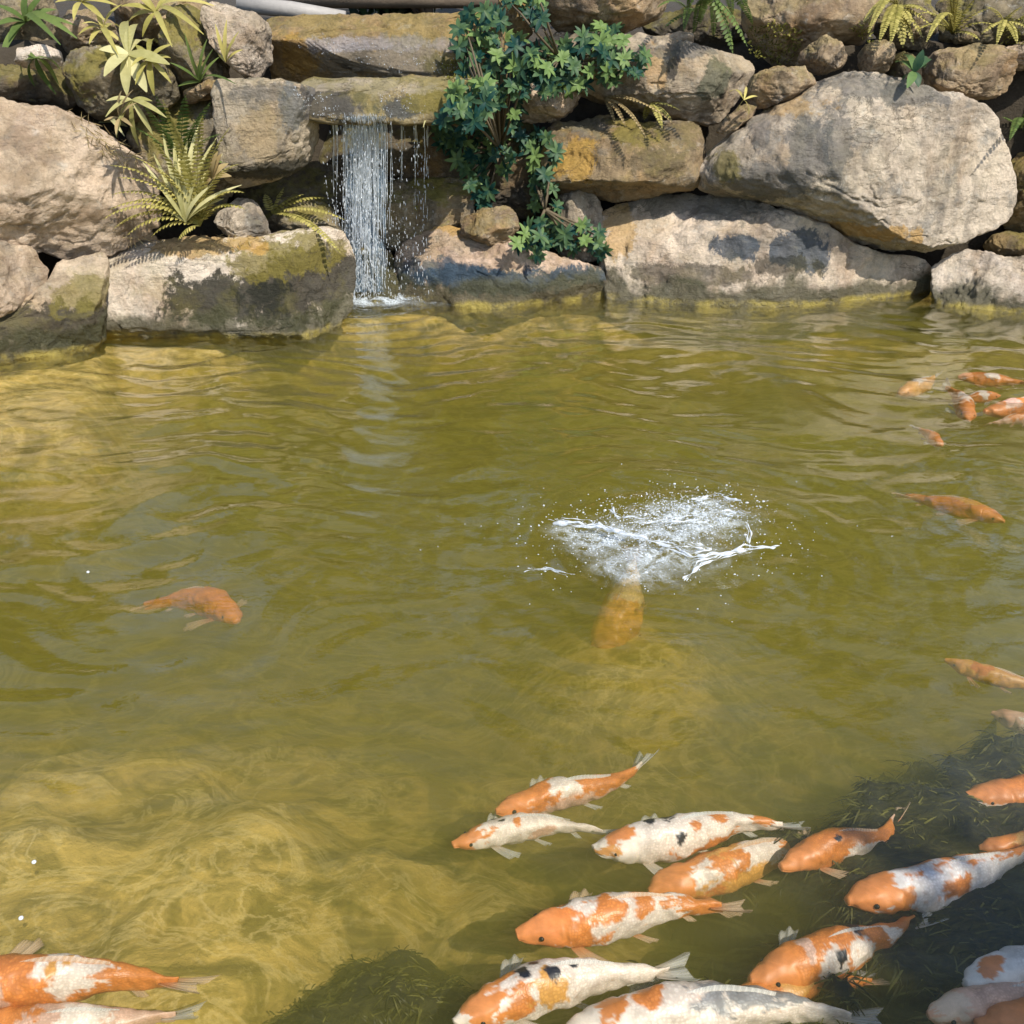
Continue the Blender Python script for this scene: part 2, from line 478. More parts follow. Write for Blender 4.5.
def wave(X, Y):
    P = np.c_[X, Y, np.zeros_like(X)]
    w = np.c_[perlin(P * 1.1 + 3), perlin(P * 1.1 + 40), np.zeros_like(X)] * .35
    Q = P + w
    far = sstep(1.6, 4.2, Y)
    left = 1 - sstep(-1.2, .1, X)
    calm = .72 + .60 * far + .75 * left * sstep(1.6, 2.6, Y) + .25 * sstep(.2, 1.0, X) * sstep(2.5, 4, Y)
    rid = lambda n_: 1 - 2 * np.abs(n_)
    h = .0075 * perlin(Q * (1.7, 3.0, 1)) + .0060 * perlin(Q * (3.4, 7.0, 1) + 11) + .0034 * rid(perlin(Q * (3.6, 8.0, 1) + 23)) + .0020 * rid(perlin(Q * (6, 14, 1) + 31)) + .0005 * perlin(Q * (18, 32, 1) + 37)
    h = h * calm
    r = np.hypot(X - SPLASH[0], Y - SPLASH[1]) + .05 * perlin(P * 3 + 5)
    h += .0042 * np.cos(r * 2 * math.pi / .115) * np.exp(-r / .55) * sstep(.12, .35, r)
    r = np.hypot(X - FALL[0], Y - FALL[1]) + .06 * perlin(P * 3 + 15)
    h += .0085 * np.cos(r * 2 * math.pi / .15) * np.exp(-r / .8) * sstep(.02, .2, r)
    return h

wx, wy = np.arange(-5.9, 5.901, .024), np.arange(.32, 7.0, .022)
WX, WY = np.meshgrid(wx, wy, indexing='ij')
WZ = wave(WX.ravel(), WY.ravel())
nx, ny = len(wx), len(wy)
edge_idx = [i * ny for i in range(nx)] + [(nx - 1) * ny + j for j in range(1, ny)] + [i * ny + ny - 1 for i in range(nx - 2, -1, -1)] + [j for j in range(ny - 2, 0, -1)]
V = np.c_[WX.ravel(), WY.ravel(), WZ]
low = V[edge_idx].copy(); low[:, 2] = -1.4
m = len(edge_idx)
nV = len(V)
Fw = grid_faces(nx, ny)
Fw = [f[::-1] for f in Fw]
Fw = [tuple(f) for f in Fw]
sk = [(edge_idx[i], nV + i, nV + (i + 1) % m, edge_idx[(i + 1) % m]) for i in range(m)]
Fw += [s[::-1] for s in sk] + [tuple(nV + i for i in range(m))[::-1]]
k = NT('murky_pond_water')
geo = k.n('NewGeometry'); pos = geo.outputs['Position']
rg = k.n('Math', operation='ABSOLUTE'); k.l(k.math('SUBTRACT', k.noise(k.mapping(pos, (1, 1.9, 1)), 7.5, 3, .5, .9), .5), rg.inputs[0])
b = k.bump(rg.outputs[0], -.22, .030)
b = k.bump(k.noise(k.mapping(pos, (1, 1.8, 1)), 30, 3, .5, .5), .14, .006, b)
dt = k.n('VectorMath', operation='DOT_PRODUCT'); k.l(geo.outputs['Incoming'], dt.inputs[0]); k.l(b, dt.inputs[1])
ca = k.n('Math', operation='ABSOLUTE'); k.l(dt.outputs['Value'], ca.inputs[0])
fres = k.math('ADD', .015, k.math('MULTIPLY', 1.25, k.math('POWER', k.math('SUBTRACT', 1.0, ca.outputs[0], clamp=True), 2.8)), clamp=True)
caustic_tint = k.n('Math', operation='ABSOLUTE'); k.l(k.math('SUBTRACT', k.noise(k.mapping(pos, (1, 1.7, 1)), 4.5, 4, .55, 1.4), .5), caustic_tint.inputs[0])
tr = k.n('BsdfTransparent'); k.l(k.mix(k.step(caustic_tint.outputs[0], .0, .09), (1.0, 1.0, .97), (.90, .905, .87)), tr.inputs[0])  # rippled transmission tint imitates caustic light cast below
gl = k.n('BsdfGlossy'); gl.inputs['Roughness'].default_value = .03; k.l(b, gl.inputs['Normal'])
mx = k.n('MixShader'); k.l(fres, mx.inputs[0]); k.l(tr.outputs[0], mx.inputs[1]); k.l(gl.outputs[0], mx.inputs[2])
k.l(mx.outputs[0], k.out.inputs['Surface'])
vs = k.n('VolumeScatter'); vs.inputs['Color'].default_value = (.89, .865, .22, 1); vs.inputs['Density'].default_value = 1.02; vs.inputs['Anisotropy'].default_value = .15
va = k.n('VolumeAbsorption'); va.inputs['Color'].default_value = (.60, .55, .14, 1); va.inputs['Density'].default_value = 2.0
ad = k.n('AddShader'); k.l(vs.outputs[0], ad.inputs[0]); k.l(va.outputs[0], ad.inputs[1])
k.l(ad.outputs[0], k.out.inputs['Volume'])
k.m.cycles.homogeneous_volume = True
low_all = np.concatenate([V, low])
water = mesh_obj('water', low_all, Fw, k.m)
tag(water, 'murky olive pond water with small ripples', 'water', kind='structure')

# ------------------------------------------------------------------ rocks
ROCKS = []

def chaikin(P):
    Q = np.roll(P, -1, axis=0)
    out = np.empty((2 * len(P), 2))
    out[0::2] = .82 * P + .18 * Q
    out[1::2] = .18 * P + .82 * Q
    return out

_qs = {}
def quad_sphere(n):
    """unit sphere of 6 n x n quad patches with shared edges"""
    if n in _qs: return _qs[n]
    g = np.tan(np.linspace(-1, 1, n + 1) * math.pi / 4)
    idx, V, Fc = {}, [], []
    def vid(p):
        key = tuple(np.round(p, 6))
        if key not in idx:
            idx[key] = len(V); V.append(p)
        return idx[key]
    for ax in range(3):
        for sg in (-1, 1):
            ids = [[0] * (n + 1) for _ in range(n + 1)]
            for i in range(n + 1):
                for j in range(n + 1):
                    p = [0, 0, 0]; p[ax] = float(sg); p[(ax + 1) % 3] = g[i]; p[(ax + 2) % 3] = g[j]
                    ids[i][j] = vid(p)
            for i in range(n):
                for j in range(n):
                    f = (ids[i][j], ids[i + 1][j], ids[i + 1][j + 1], ids[i][j + 1])
                    Fc.append(f if sg > 0 else f[::-1])
    V = np.array(V); V /= np.linalg.norm(V, axis=1)[:, None]
    _qs[n] = (V, Fc)
    return _qs[n]

def make_rock(name, label, poly, Y0, bulge, mat, seed, e=.55, rough=.05, cuts=11, lean=.30, smooth=2, res=1.0, group='boulders of the rock wall', back=None, cat='boulder', dip=0):
    if dip:
        poly = [(x, y + dip if y > np.interp(x, [q[0] for q in SHORE_PX], [q[1] for q in SHORE_PX]) - 14 else y) for x, y in poly]
    rs = np.random.RandomState(seed)
    P3 = np.array([at_plane(x, y, Y0, lean) for x, y in poly])
    ez = norm((0, lean, 1)); ex = np.array([1., 0, 0]); en = norm((0, -1, lean))
    o3 = P3.mean(0)
    Q = np.c_[(P3 - o3) @ ex, (P3 - o3) @ ez]
    for _ in range(smooth): Q = chaikin(Q)
    x, y = Q[:, 0], Q[:, 1]; x2, y2 = np.roll(x, -1), np.roll(y, -1)
    cr = x * y2 - x2 * y
    A = cr.sum() / 2
    c2 = np.array([((x + x2) * cr).sum(), ((y + y2) * cr).sum()]) / (6 * A)
    size = math.sqrt(abs(A))
    nth = 360
    th = np.arange(nth) * 2 * math.pi / nth
    dirs = np.c_[np.cos(th), np.sin(th)]
    a, bq = Q - c2, np.roll(Q, -1, axis=0) - c2
    r = np.zeros(nth)
    for i, d in enumerate(dirs):
        ed = bq - a
        den = d[0] * ed[:, 1] - d[1] * ed[:, 0]
        den = np.where(abs(den) < 1e-9, 1e-9, den)
        t = (a[:, 0] * ed[:, 1] - a[:, 1] * ed[:, 0]) / den
        s = (a[:, 0] * d[1] - a[:, 1] * d[0]) / den
        ok = (s >= -1e-6) & (s <= 1 + 1e-6) & (t > 0)
        r[i] = t[ok].max() if ok.any() else size * .4
    back = bulge * .7 if back is None else back
    n = int(np.clip(46 * res * size ** .5 + 14, 26, 96))
    SV, Fc = quad_sphere(n)
    tq = np.arctan2(SV[:, 1], SV[:, 0]) % (2 * math.pi)
    sp = np.abs(SV[:, 2])
    rad = (1 - sp ** (2 / e)) ** (e / 2)
    ker = np.exp(-(np.arange(-60, 61) / 26.0) ** 2); ker /= ker.sum()
    r_s = np.convolve(np.r_[r[-60:], r, r[:60]], ker, 'valid')
    th2 = np.r_[th, 2 * math.pi]
    ro, ri = np.interp(tq, th2, np.r_[r, r[0]]), np.interp(tq, th2, np.r_[r_s, r_s[0]])
    rr = ri + (ro - ri) * rad ** 3
    U, W, D = rad * rr * np.cos(tq), rad * rr * np.sin(tq), SV[:, 2].copy()
    rx, ry = np.abs(U).max(), np.abs(W).max()
    q = np.c_[U / rx, W / ry, D]
    for _ in range(cuts):
        nv = rs.normal(size=3); nv[2] = abs(nv[2]) * .9 + .25; nv /= np.linalg.norm(nv)
        h = rs.uniform(.66, .94)
        ex_ = np.clip(q @ nv - h, 0, None)
        q = q - .95 * ex_[:, None] * nv
    U, W, D = q[:, 0] * rx, q[:, 1] * ry, q[:, 2]
    D = np.where(D > 0, D * bulge, D * back)
    C = o3 + c2[0] * ex + c2[1] * ez
    P = C + U[:, None] * ex + W[:, None] * ez + D[:, None] * en
    N = (P - C) / np.array([rx, bulge + .05, ry]); N /= np.linalg.norm(N, axis=1)[:, None] + 1e-9
    s0 = seed * 3.77
    f1 = fbm(P / (.55 * size) + s0, 4)
    f2 = 1 - np.abs(fbm(P / (.22 * size) + s0 + 50, 4)) * 2
    f3 = fbm(P / .07 + s0, 4, .6)
    crack = np.clip(1 - np.abs(fbm(P * (1.1, 1.1, 2.6) / (.5 * size) + s0 + 90, 3)) * 14, 0, 1)
    chip = np.abs(fbm(P / .16 + s0 + 70, 3))
    P = P + N * (rough * size * (.9 * f1 + .28 * f2) + .010 * f3 - .012 * crack + .016 * chip)[:, None]
    o = mesh_obj(name, P, Fc, mat if not isinstance(mat, str) else ROCK[mat], origin=C)
    tag(o, label, cat, group)
    ROCKS.append(o)
    return o

R = make_rock
# left bank
R('boulder', 'large sunlit rough beige boulder at far left above two lower rocks', [(-150, 130), (-60, 98), (0, 110), (22, 105), (50, 108), (75, 118), (100, 136), (132, 152), (158, 178), (160, 215), (148, 240), (100, 250), (72, 258), (45, 252), (0, 243), (-100, 235)], 5.02, .38, 'beige', 11, e=.6, rough=.06, lean=.32)
R('boulder', 'rounded beige boulder cut by the left edge just above the waterline', [(-130, 235), (-50, 236), (0, 243), (30, 250), (47, 264), (48, 280), (22, 306), (-20, 332), (-110, 350)], 4.86, .26, 'beige', 12, lean=.2, dip=30)
R('boulder', 'grey beige boulder with dark wet foot between left edge and long block', [(-60, 300), (0, 312), (25, 302), (46, 282), (52, 262), (75, 258), (98, 248), (103, 285), (101, 322), (60, 342), (0, 358), (-60, 365)], 4.98, .22, 'footleft', 13, lean=.12, e=.45, dip=30)
R('boulder', 'long low pale block with wet right half darkened as painted shade left of the waterfall', [(104, 250), (122, 242), (165, 244), (215, 240), (270, 234), (325, 230), (345, 238), (352, 268), (346, 296), (300, 306), (240, 312), (180, 322), (128, 325), (106, 318), (101, 285)], 5.36, .26, 'longblock', 14, e=.40, lean=.12, cuts=5, rough=.035, dip=30)
R('stone', 'small pale wedge stone sitting on the long low block', [(218, 217), (238, 196), (254, 203), (264, 222), (272, 241), (258, 247), (236, 241), (217, 234)], 5.36, .13, 'grey', 15, cuts=9, e=.6, cat='stone')
R('stone', 'mossy stone behind the small fern beside the waterfall', [(262, 232), (258, 205), (285, 195), (318, 200), (338, 215), (340, 240), (300, 246)], 5.66, .15, 'mossy', 16, cat='stone')
R('block', 'upright squared grey block immediately left of the falling water', [(222, 86), (230, 81), (270, 83), (311, 86), (317, 98), (314, 130), (310, 158), (285, 176), (246, 186), (233, 183), (227, 150)], 5.42, .24, 'upright', 17, e=.22, lean=.16, cuts=4, rough=.03)
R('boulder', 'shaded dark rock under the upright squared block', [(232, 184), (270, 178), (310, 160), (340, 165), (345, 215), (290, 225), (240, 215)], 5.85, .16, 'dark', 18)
R('boulder', 'mossy boulder behind the pale lily leaves at upper left', [(72, 52), (110, 50), (158, 55), (174, 75), (176, 98), (150, 112), (120, 120), (88, 112), (70, 85)], 5.34, .24, 'mossy', 19)
R('boulder', 'tall grey mossy rock leaning beside the cream block', [(176, 14), (196, 8), (212, 14), (222, 45), (226, 78), (200, 92), (166, 92), (160, 60)], 5.46, .22, 'mossy', 20, cuts=9)
R('block', 'cream coloured squared block left of the upper cascade ledge', [(207, 9), (222, 5), (244, 12), (267, 24), (269, 50), (263, 68), (254, 79), (240, 74), (218, 50), (208, 28)], 5.40, .20, 'pale', 21, cuts=9, e=.5, rough=.04)
R('stone', 'thin tan stone bedded under the tall mossy rock', [(178, 96), (200, 86), (222, 80), (226, 90), (205, 98), (186, 104)], 5.36, .09, 'tan', 22, cat='stone')
R('boulder', 'shaded mossy rock behind the yellow fern at left', [(120, 122), (175, 100), (222, 95), (230, 140), (232, 200), (195, 222), (160, 180)], 5.55, .16, 'mossy', 23)
R('stone', 'flat pale stone under the upper left strap leaves', [(16, 52), (40, 47), (58, 50), (58, 64), (36, 68), (16, 64)], 5.05, .12, 'pale', 24, cat='stone')
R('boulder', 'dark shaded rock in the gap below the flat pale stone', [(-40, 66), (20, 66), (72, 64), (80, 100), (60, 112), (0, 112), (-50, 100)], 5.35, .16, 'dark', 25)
R('boulder', 'brown boulder among leaves near the top left corner', [(58, 18), (84, 10), (110, 18), (116, 42), (98, 54), (66, 54), (54, 38)], 5.5, .18, 'tan', 26)
R('boulder', 'shaded rock at the top left corner behind strap leaves', [(-60, -10), (0, -14), (55, -6), (62, 30), (40, 52), (-40, 56)], 5.6, .18, 'mossy', 27)
R('boulder', 'rock at the top edge between strap plants left of the cream block', [(112, -14), (160, -20), (206, -6), (200, 22), (172, 40), (140, 46), (116, 38)], 5.75, .18, 'tan', 28)
# the two ledges of the waterfall
R('ledge', 'wide ochre upper ledge the thin cascade slides over', [(266, 24), (272, 17), (340, 15), (420, 15), (496, 16), (506, 24), (506, 80), (496, 87), (400, 86), (320, 84), (272, 84), (266, 74)], 5.98, .20, 'upperledge', 31, e=.16, lean=.16, cuts=2, rough=.022, cat='ledge', smooth=1)
R('ledge', 'lower mossy ledge whose lip the waterfall drops from', [(296, 86), (304, 81), (350, 80), (420, 79), (480, 80), (490, 86), (490, 112), (480, 119), (400, 120), (340, 120), (300, 118), (294, 108)], 5.70, .24, 'lowledge', 32, e=.18, lean=.03, cuts=1, rough=.025, cat='ledge', smooth=1)
R('block', 'wet backing stone behind the falling water, darkened to stand for ledge shade', [(310, 118), (400, 118), (470, 118), (476, 178), (420, 184), (330, 182), (306, 170)], 6.22, .14, 'dark', 33, e=.4, lean=.1)  # near-black material stands in for shade under the ledge lip
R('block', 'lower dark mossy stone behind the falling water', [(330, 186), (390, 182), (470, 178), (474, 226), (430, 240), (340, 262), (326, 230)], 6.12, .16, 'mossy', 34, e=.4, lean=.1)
R('boulder', 'low dark wet rock at the foot of the waterfall', [(322, 250), (350, 242), (395, 250), (402, 296), (330, 304)], 5.88, .10, 'wetdark', 35, dip=30)
# right of the fall
R('boulder', 'low pinkish boulder with dark blue painted shade band right of the waterfall foot', [(396, 258), (406, 240), (424, 229), (450, 225), (486, 238), (522, 248), (568, 260), (606, 266), (612, 300), (500, 302), (400, 300)], 5.92, .22, 'pink', 36, e=.5, lean=.15, dip=30)
R('stone', 'small angular brown stone resting on the low pinkish boulder', [(460, 237), (466, 218), (480, 208), (508, 206), (520, 226), (510, 238), (498, 245), (478, 240)], 5.80, .13, 'tan', 37, cuts=10, cat='stone')
R('boulder', 'dark rock behind the lower stems of the blue green shrub', [(470, 120), (520, 118), (548, 140), (550, 205), (520, 218), (470, 205)], 6.2, .16, 'dark', 38)
R('stone', 'bluish grey stone behind the lowest shrub leaves', [(552, 200), (575, 188), (594, 196), (604, 230), (606, 262), (560, 256), (540, 235)], 6.08, .14, 'grey', 39, cat='stone')
R('boulder', 'long sloping grey slab at the waterline below the giant boulder', [(588, 200), (606, 191), (630, 188), (672, 192), (716, 197), (778, 211), (810, 224), (838, 240), (870, 253), (932, 258), (936, 300), (860, 302), (700, 300), (612, 296), (600, 245)], 5.98, .30, 'slab', 40, e=.55, lean=.22, rough=.05, res=1.2, dip=30)
R('boulder', 'white sunlit rock at the right edge waterline', [(934, 262), (958, 252), (986, 250), (1010, 262), (1050, 258), (1100, 270), (1100, 312), (1000, 312), (934, 304)], 5.80, .24, 'pale', 41, lean=.15, dip=30)
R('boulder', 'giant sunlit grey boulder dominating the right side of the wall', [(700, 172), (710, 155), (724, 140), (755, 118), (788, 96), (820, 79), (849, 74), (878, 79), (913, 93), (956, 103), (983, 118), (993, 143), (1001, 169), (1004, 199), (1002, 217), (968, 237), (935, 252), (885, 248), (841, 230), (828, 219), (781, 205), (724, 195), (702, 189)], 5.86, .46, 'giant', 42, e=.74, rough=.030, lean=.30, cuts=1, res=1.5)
R('boulder', 'broad grey rock with dark stains right of the shrub', [(560, 42), (585, 33), (640, 42), (700, 47), (748, 54), (753, 68), (741, 92), (728, 112), (714, 124), (690, 118), (640, 106), (590, 98), (556, 80)], 5.98, .26, 'broad', 43, e=.5, lean=.3)
R('boulder', 'golden brown boulder left of the giant boulder', [(540, 140), (548, 124), (580, 118), (612, 117), (660, 126), (697, 130), (702, 160), (698, 190), (650, 194), (590, 200), (556, 197), (545, 180)], 5.98, .28, 'golden', 44, e=.55)
R('stone', 'small tan rock peeping through the middle of the shrub', [(520, 90), (536, 82), (560, 86), (582, 92), (576, 106), (556, 120), (524, 122), (517, 105)], 6.0, .15, 'beige', 45, cat='stone')
R('stone', 'buff rock behind the shrub at the upper middle', [(532, 40), (548, 33), (584, 34), (600, 44), (590, 60), (540, 62)], 6.15, .14, 'beige', 46, cat='stone')
R('boulder', 'jutting tan boulder at the top edge right of the shrub', [(540, -14), (610, -20), (676, -10), (664, 12), (640, 22), (622, 31), (590, 30), (560, 28), (546, 10)], 6.02, .30, 'tan', 47, e=.6)
R('boulder', 'ochre banded rock at the top edge above the shrub', [(498, -12), (522, -14), (538, -4), (535, 24), (522, 46), (510, 34), (500, 14)], 6.1, .14, 'ochre', 48)
R('stone', 'smooth oval stone on the shoulder of the giant boulder', [(746, 92), (752, 78), (766, 71), (800, 69), (816, 74), (815, 84), (796, 96), (772, 108), (754, 107)], 5.72, .15, 'tan', 49, cuts=4, e=.75, cat='stone')
R('stone', 'knobbly tan stone at the top of the giant boulder', [(800, 56), (808, 46), (820, 40), (840, 38), (847, 52), (844, 66), (820, 73), (802, 70)], 5.80, .14, 'tan', 50, cat='stone')
R('stone', 'slim tan stone wedged under the smooth oval stone', [(716, 131), (728, 116), (744, 105), (760, 109), (748, 120), (730, 133)], 5.74, .10, 'tan', 51, cat='stone')
R('stone', 'pointed brown stone on top of the giant boulder', [(860, 60), (864, 46), (876, 40), (890, 46), (892, 62), (884, 77), (866, 74)], 5.84, .12, 'tan', 52, cuts=9, cat='stone')
R('stone', 'dark brown stone behind the small dark leaved plant', [(888, 58), (902, 52), (914, 58), (914, 82), (896, 86), (886, 76)], 5.9, .10, 'dark', 53, cat='stone')
R('boulder', 'layered brown boulder at the top edge above the oval stone', [(744, -10), (800, -16), (874, -8), (872, 18), (866, 42), (846, 40), (822, 44), (800, 62), (768, 62), (746, 48)], 6.05, .24, 'tan', 54, cuts=9)
R('block', 'brown squared block at the upper right behind the giant boulder', [(928, 70), (936, 49), (970, 46), (1005, 45), (1010, 70), (1006, 96), (964, 97), (932, 88)], 5.98, .18, 'tan', 55, e=.42, cuts=6)
R('block', 'olive mossy rock at the top right corner', [(936, -8), (1000, -14), (1060, -8), (1060, 40), (1000, 46), (944, 44)], 6.3, .2, 'mossy', 56, e=.5)
R('stone', 'light tan stone cut by the right edge near the top', [(1004, 46), (1030, 42), (1060, 44), (1060, 68), (1006, 68)], 6.0, .14, 'beige', 57, cat='stone')
R('boulder', 'dark recessed rock at the right edge above the ochre rock', [(1000, 72), (1060, 66), (1070, 150), (1012, 150)], 6.25, .12, 'dark', 58)
R('boulder', 'ochre streaked rock at the right edge beside the giant boulder', [(1008, 152), (1040, 144), (1100, 150), (1100, 240), (1030, 244), (1008, 222)], 6.0, .2, 'ochre', 59)
R('boulder', 'orange brown rock under the right end of the giant boulder', [(985, 244), (1000, 232), (1060, 235), (1060, 262), (1000, 264)], 6.0, .14, 'ochre', 60)
R('stone', 'small brick shaped stone above the broad grey rock', [(664, 38), (670, 34), (690, 35), (694, 46), (678, 48), (664, 46)], 5.98, .08, 'beige', 61, e=.4, cuts=3, cat='stone')
R('boulder', 'dark rock filling the gap below the jutting top boulder', [(640, 20), (700, 6), (744, 10), (746, 46), (690, 44), (650, 38)], 6.4, .14, 'dark', 62)
R('boulder', 'dark rock in the shaded gap between slab and golden boulder', [(596, 92), (640, 104), (700, 122), (712, 150), (690, 140), (620, 126)], 6.25, .12, 'dark', 63)
R('boulder', 'mossy rock at the top edge behind the upper right ferns', [(870, -8), (930, -12), (938, 30), (930, 52), (880, 44)], 6.25, .16, 'mossy', 64)
# the wall goes on outside the frame
R('boulder', 'tan boulder of the wall beyond the right edge', [(1060, 40), (1180, 20), (1260, 60), (1270, 180), (1180, 240), (1070, 210)], 5.8, .4, 'grey', 71)
R('boulder', 'low boulder of the wall beyond the right edge', [(1090, 230), (1180, 220), (1290, 240), (1300, 330), (1180, 340), (1090, 325)], 5.5, .3, 'beige', 72)
R('boulder', 'upper boulder of the wall beyond the left edge', [(-330, 120), (-230, 70), (-140, 90), (-120, 200), (-180, 260), (-320, 250)], 4.6, .4, 'tan', 73)
R('boulder', 'low boulder of the wall beyond the left edge', [(-320, 250), (-200, 240), (-110, 260), (-100, 370), (-200, 410), (-330, 430)], 4.4, .3, 'beige', 74)

bpy.context.view_layer.update()
_bv, _bf, _n = [], [], 0
for o in ROCKS:
    me = o.data
    v = np.empty(len(me.vertices) * 3); me.vertices.foreach_get('co', v)
    v = v.reshape(-1, 3) + np.array(o.location)
    _bv += v.tolist()
    _bf += [tuple(i + _n for i in p.vertices) for p in me.polygons]
    _n += len(v)
BVH = BVHTree.FromPolygons(_bv, _bf)
CAMV = Vector((0, 0, CAM_H))

def on_rock(x, y, off=.03, default_Y=5.9):
    """the point on the rock wall that the photo shows at (x, y), lifted off it a little towards the viewer"""
    d = Vector(ray(x, y)).normalized()
    hit = BVH.ray_cast(CAMV, d)
    p = hit[0] if hit[0] is not None and hit[0].y < 7 else Vector(at_plane(x, y, default_Y))
    return np.array(p - d * off)

# ------------------------------------------------------------------ plants
def leaf(mb, base, d, up, L, W, curl=.3, tone=.5, fold=.25, n=6, tip=1.0):
    """one leaf blade of n+1 rows, three vertices wide, folded on its midrib and curling down"""
    d, up = norm(d), np.asarray(up, float)
    side = norm(np.cross(d, up)); up = np.cross(side, d)
    rows = []
    for i in range(n + 1):
        t = i / n
        w = W * .5 * (math.sin(math.pi * min(1, t * .92 + .06)) ** .8) * (1 if tip else 1)
        c = base + d * (L * t * (1 - .25 * curl * t)) - up * (L * curl * t * t * .8)
        rows += [c - side * w + up * w * fold, c, c + side * w + up * w * fold]
    mb.add(rows, grid_faces(n + 1, 3), tone)

def frond(mb, base, d, L, droop, pin, n=16, tone=.5, width=1.0):
    """fern frond: arching rachis with pairs of narrow pinnae"""
    d = norm(d)
    pts = []
    p, v = np.array(base, float), d.copy()
    for i in range(n + 1):
        pts.append(p.copy())
        p = p + v * L / n
        v = norm(v + np.array([0, 0, -droop / n]))
    pts = np.array(pts)
    tube(mb, pts, np.linspace(.0035, .0012, n + 1), 4, tone * .5)
    T = np.gradient(pts, axis=0)
    for i in range(2, n + 1):
        t = i / n
        tg = norm(T[i])
        s = norm(np.cross(tg, (0, 0, 1)) + 1e-3)
        u = np.cross(s, tg)
        l = pin * (math.sin(math.pi * (t * .86 + .13)) ** .7)
        for sg in (-1, 1):
            dd = s * sg + tg * .45 - u * .15 + np.random.normal(size=3) * .06
            leaf(mb, pts[i], dd, u, l, max(.006, L / n * .8) * width, .2, float(np.clip(tone + random.uniform(-.25, .25), 0, 1)), .1, 3)

random.seed(4); np.random.seed(4)

def fern(label, base, fronds, mat, group='ferns growing between the rocks', cat='fern'):
    base = np.asarray(base, float)
    t = thing('fern', base, label, cat, group)
    for (d, L, droop, pin) in fronds:
        mb = MB()
        frond(mb, base, d, L, droop, pin, n=max(10, int(L / .022)), tone=random.uniform(.35, .75))
        mb.build('frond', mat, t)
    return t

def towards(a, b, lift=.0):
    return norm(np.asarray(b) - np.asarray(a) + np.array([0, 0, lift]))

def fern_px(label, base_px, tips, mat, pin, off=.04, out=.12, droop=.9, Y=None):
    b = on_rock(*base_px, off) if Y is None else at_plane(*base_px, Y)
    fr = []
    for (x, y) in tips:
        tp = on_rock(x, y, off + out) if Y is None else at_plane(x, y, Y - random.uniform(.02, .2))
        L = np.linalg.norm(tp - b) * 1.12
        fr.append((towards(b, tp, L * droop * .48), L, droop, pin * random.uniform(.85, 1.1)))
    return fern(label, b, fr, mat)

def lance_plant(label, base_px, leaves, mat, W, off=.06, out=.12, group='strap leaved plants on the rocks', curl=.5, cat='plant', name='leafy_plant', tone=(.3, .9), Y=None):
    b = on_rock(*base_px, off) if Y is None else at_plane(*base_px, Y)
    t = thing(name, b, label, cat, group)
    for (x, y) in leaves:
        tp = on_rock(x, y, off + out) if Y is None else at_plane(x, y, Y - random.uniform(.0, .16))
        mb = MB()
        L = np.linalg.norm(tp - b)
        d = towards(b, tp, L * curl * .6)
        leaf(mb, b, d, norm((0, -.7, .8)) , L * 1.1, W * random.uniform(.85, 1.2), curl * .7, random.uniform(*tone), .3, 9)
        mb.build('leaf', mat, t)
    return t

def rosette(mb, c, facing, n, L, W, tone):
    facing = norm(facing)
    a = norm(np.cross(facing, (.2, .1, 1))); b = np.cross(facing, a)
    th0 = random.uniform(0, 6.28)
    for i in range(n):
        th = th0 + i * 2 * math.pi / n + random.uniform(-.2, .2)
        d = a * math.cos(th) + b * math.sin(th) + facing * random.uniform(.15, .6)
        leaf(mb, c, d, facing, L * random.uniform(.75, 1.15), W * random.uniform(.85, 1.15), .35, float(np.clip(tone + random.uniform(-.25, .3), 0, 1)), .28, 5)

def in_poly(x, y, poly):
    c = False
    for i in range(len(poly)):
        (x1, y1), (x2, y2) = poly[i], poly[i - 1]
        if (y1 > y) != (y2 > y) and x < (x2 - x1) * (y - y1) / (y2 - y1) + x1: c = not c
    return c

def scatter(poly, dist, tries=2500):
    xs, ys = [p[0] for p in poly], [p[1] for p in poly]
    out = []
    for _ in range(tries):
        x, y = random.uniform(min(xs), max(xs)), random.uniform(min(ys), max(ys))
        if in_poly(x, y, poly) and all((x - a) ** 2 + (y - b) ** 2 > dist * dist for a, b in out): out.append((x, y))
    return out

def shrub(label, root_px, polys, dist, L, W, layers=2):
    b = on_rock(*root_px, .05)
    t = thing('shrub', b, label, 'shrub', 'blue green shrubs climbing beside the waterfall')
    mb, st = MB(), MB()
    for poly in polys:
        for (x, y) in scatter(poly, dist):
            for ly in range(layers):
                xx, yy = x + random.uniform(-6, 6) * ly, y + random.uniform(-6, 6) * ly
                c = on_rock(xx, yy, random.uniform(.03, .13) + .07 * ly)
                fac = norm((random.uniform(-1, 1.1), -1, random.uniform(-.1, 1.3)))
                new = random.random() < .22
                rosette(mb, c, fac, random.randint(6, 9), L * random.uniform(.75, 1.1), W, 1.0 if new else random.uniform(.0, .45))
            if random.random() < .55:
                e = on_rock(x, y, .05)
                q = on_rock(x * .5 + root_px[0] * .5, y * .5 + root_px[1] * .5, .05)
                tube(st, [b + (0, .02, 0), q, (q + e) / 2 + (0, -.03, .01), e], [.009, .007, .006, .003], 5)
    mb.build('foliage', M_SHRUB, t)
    st.build('stem', M_STEM, t)
    return t

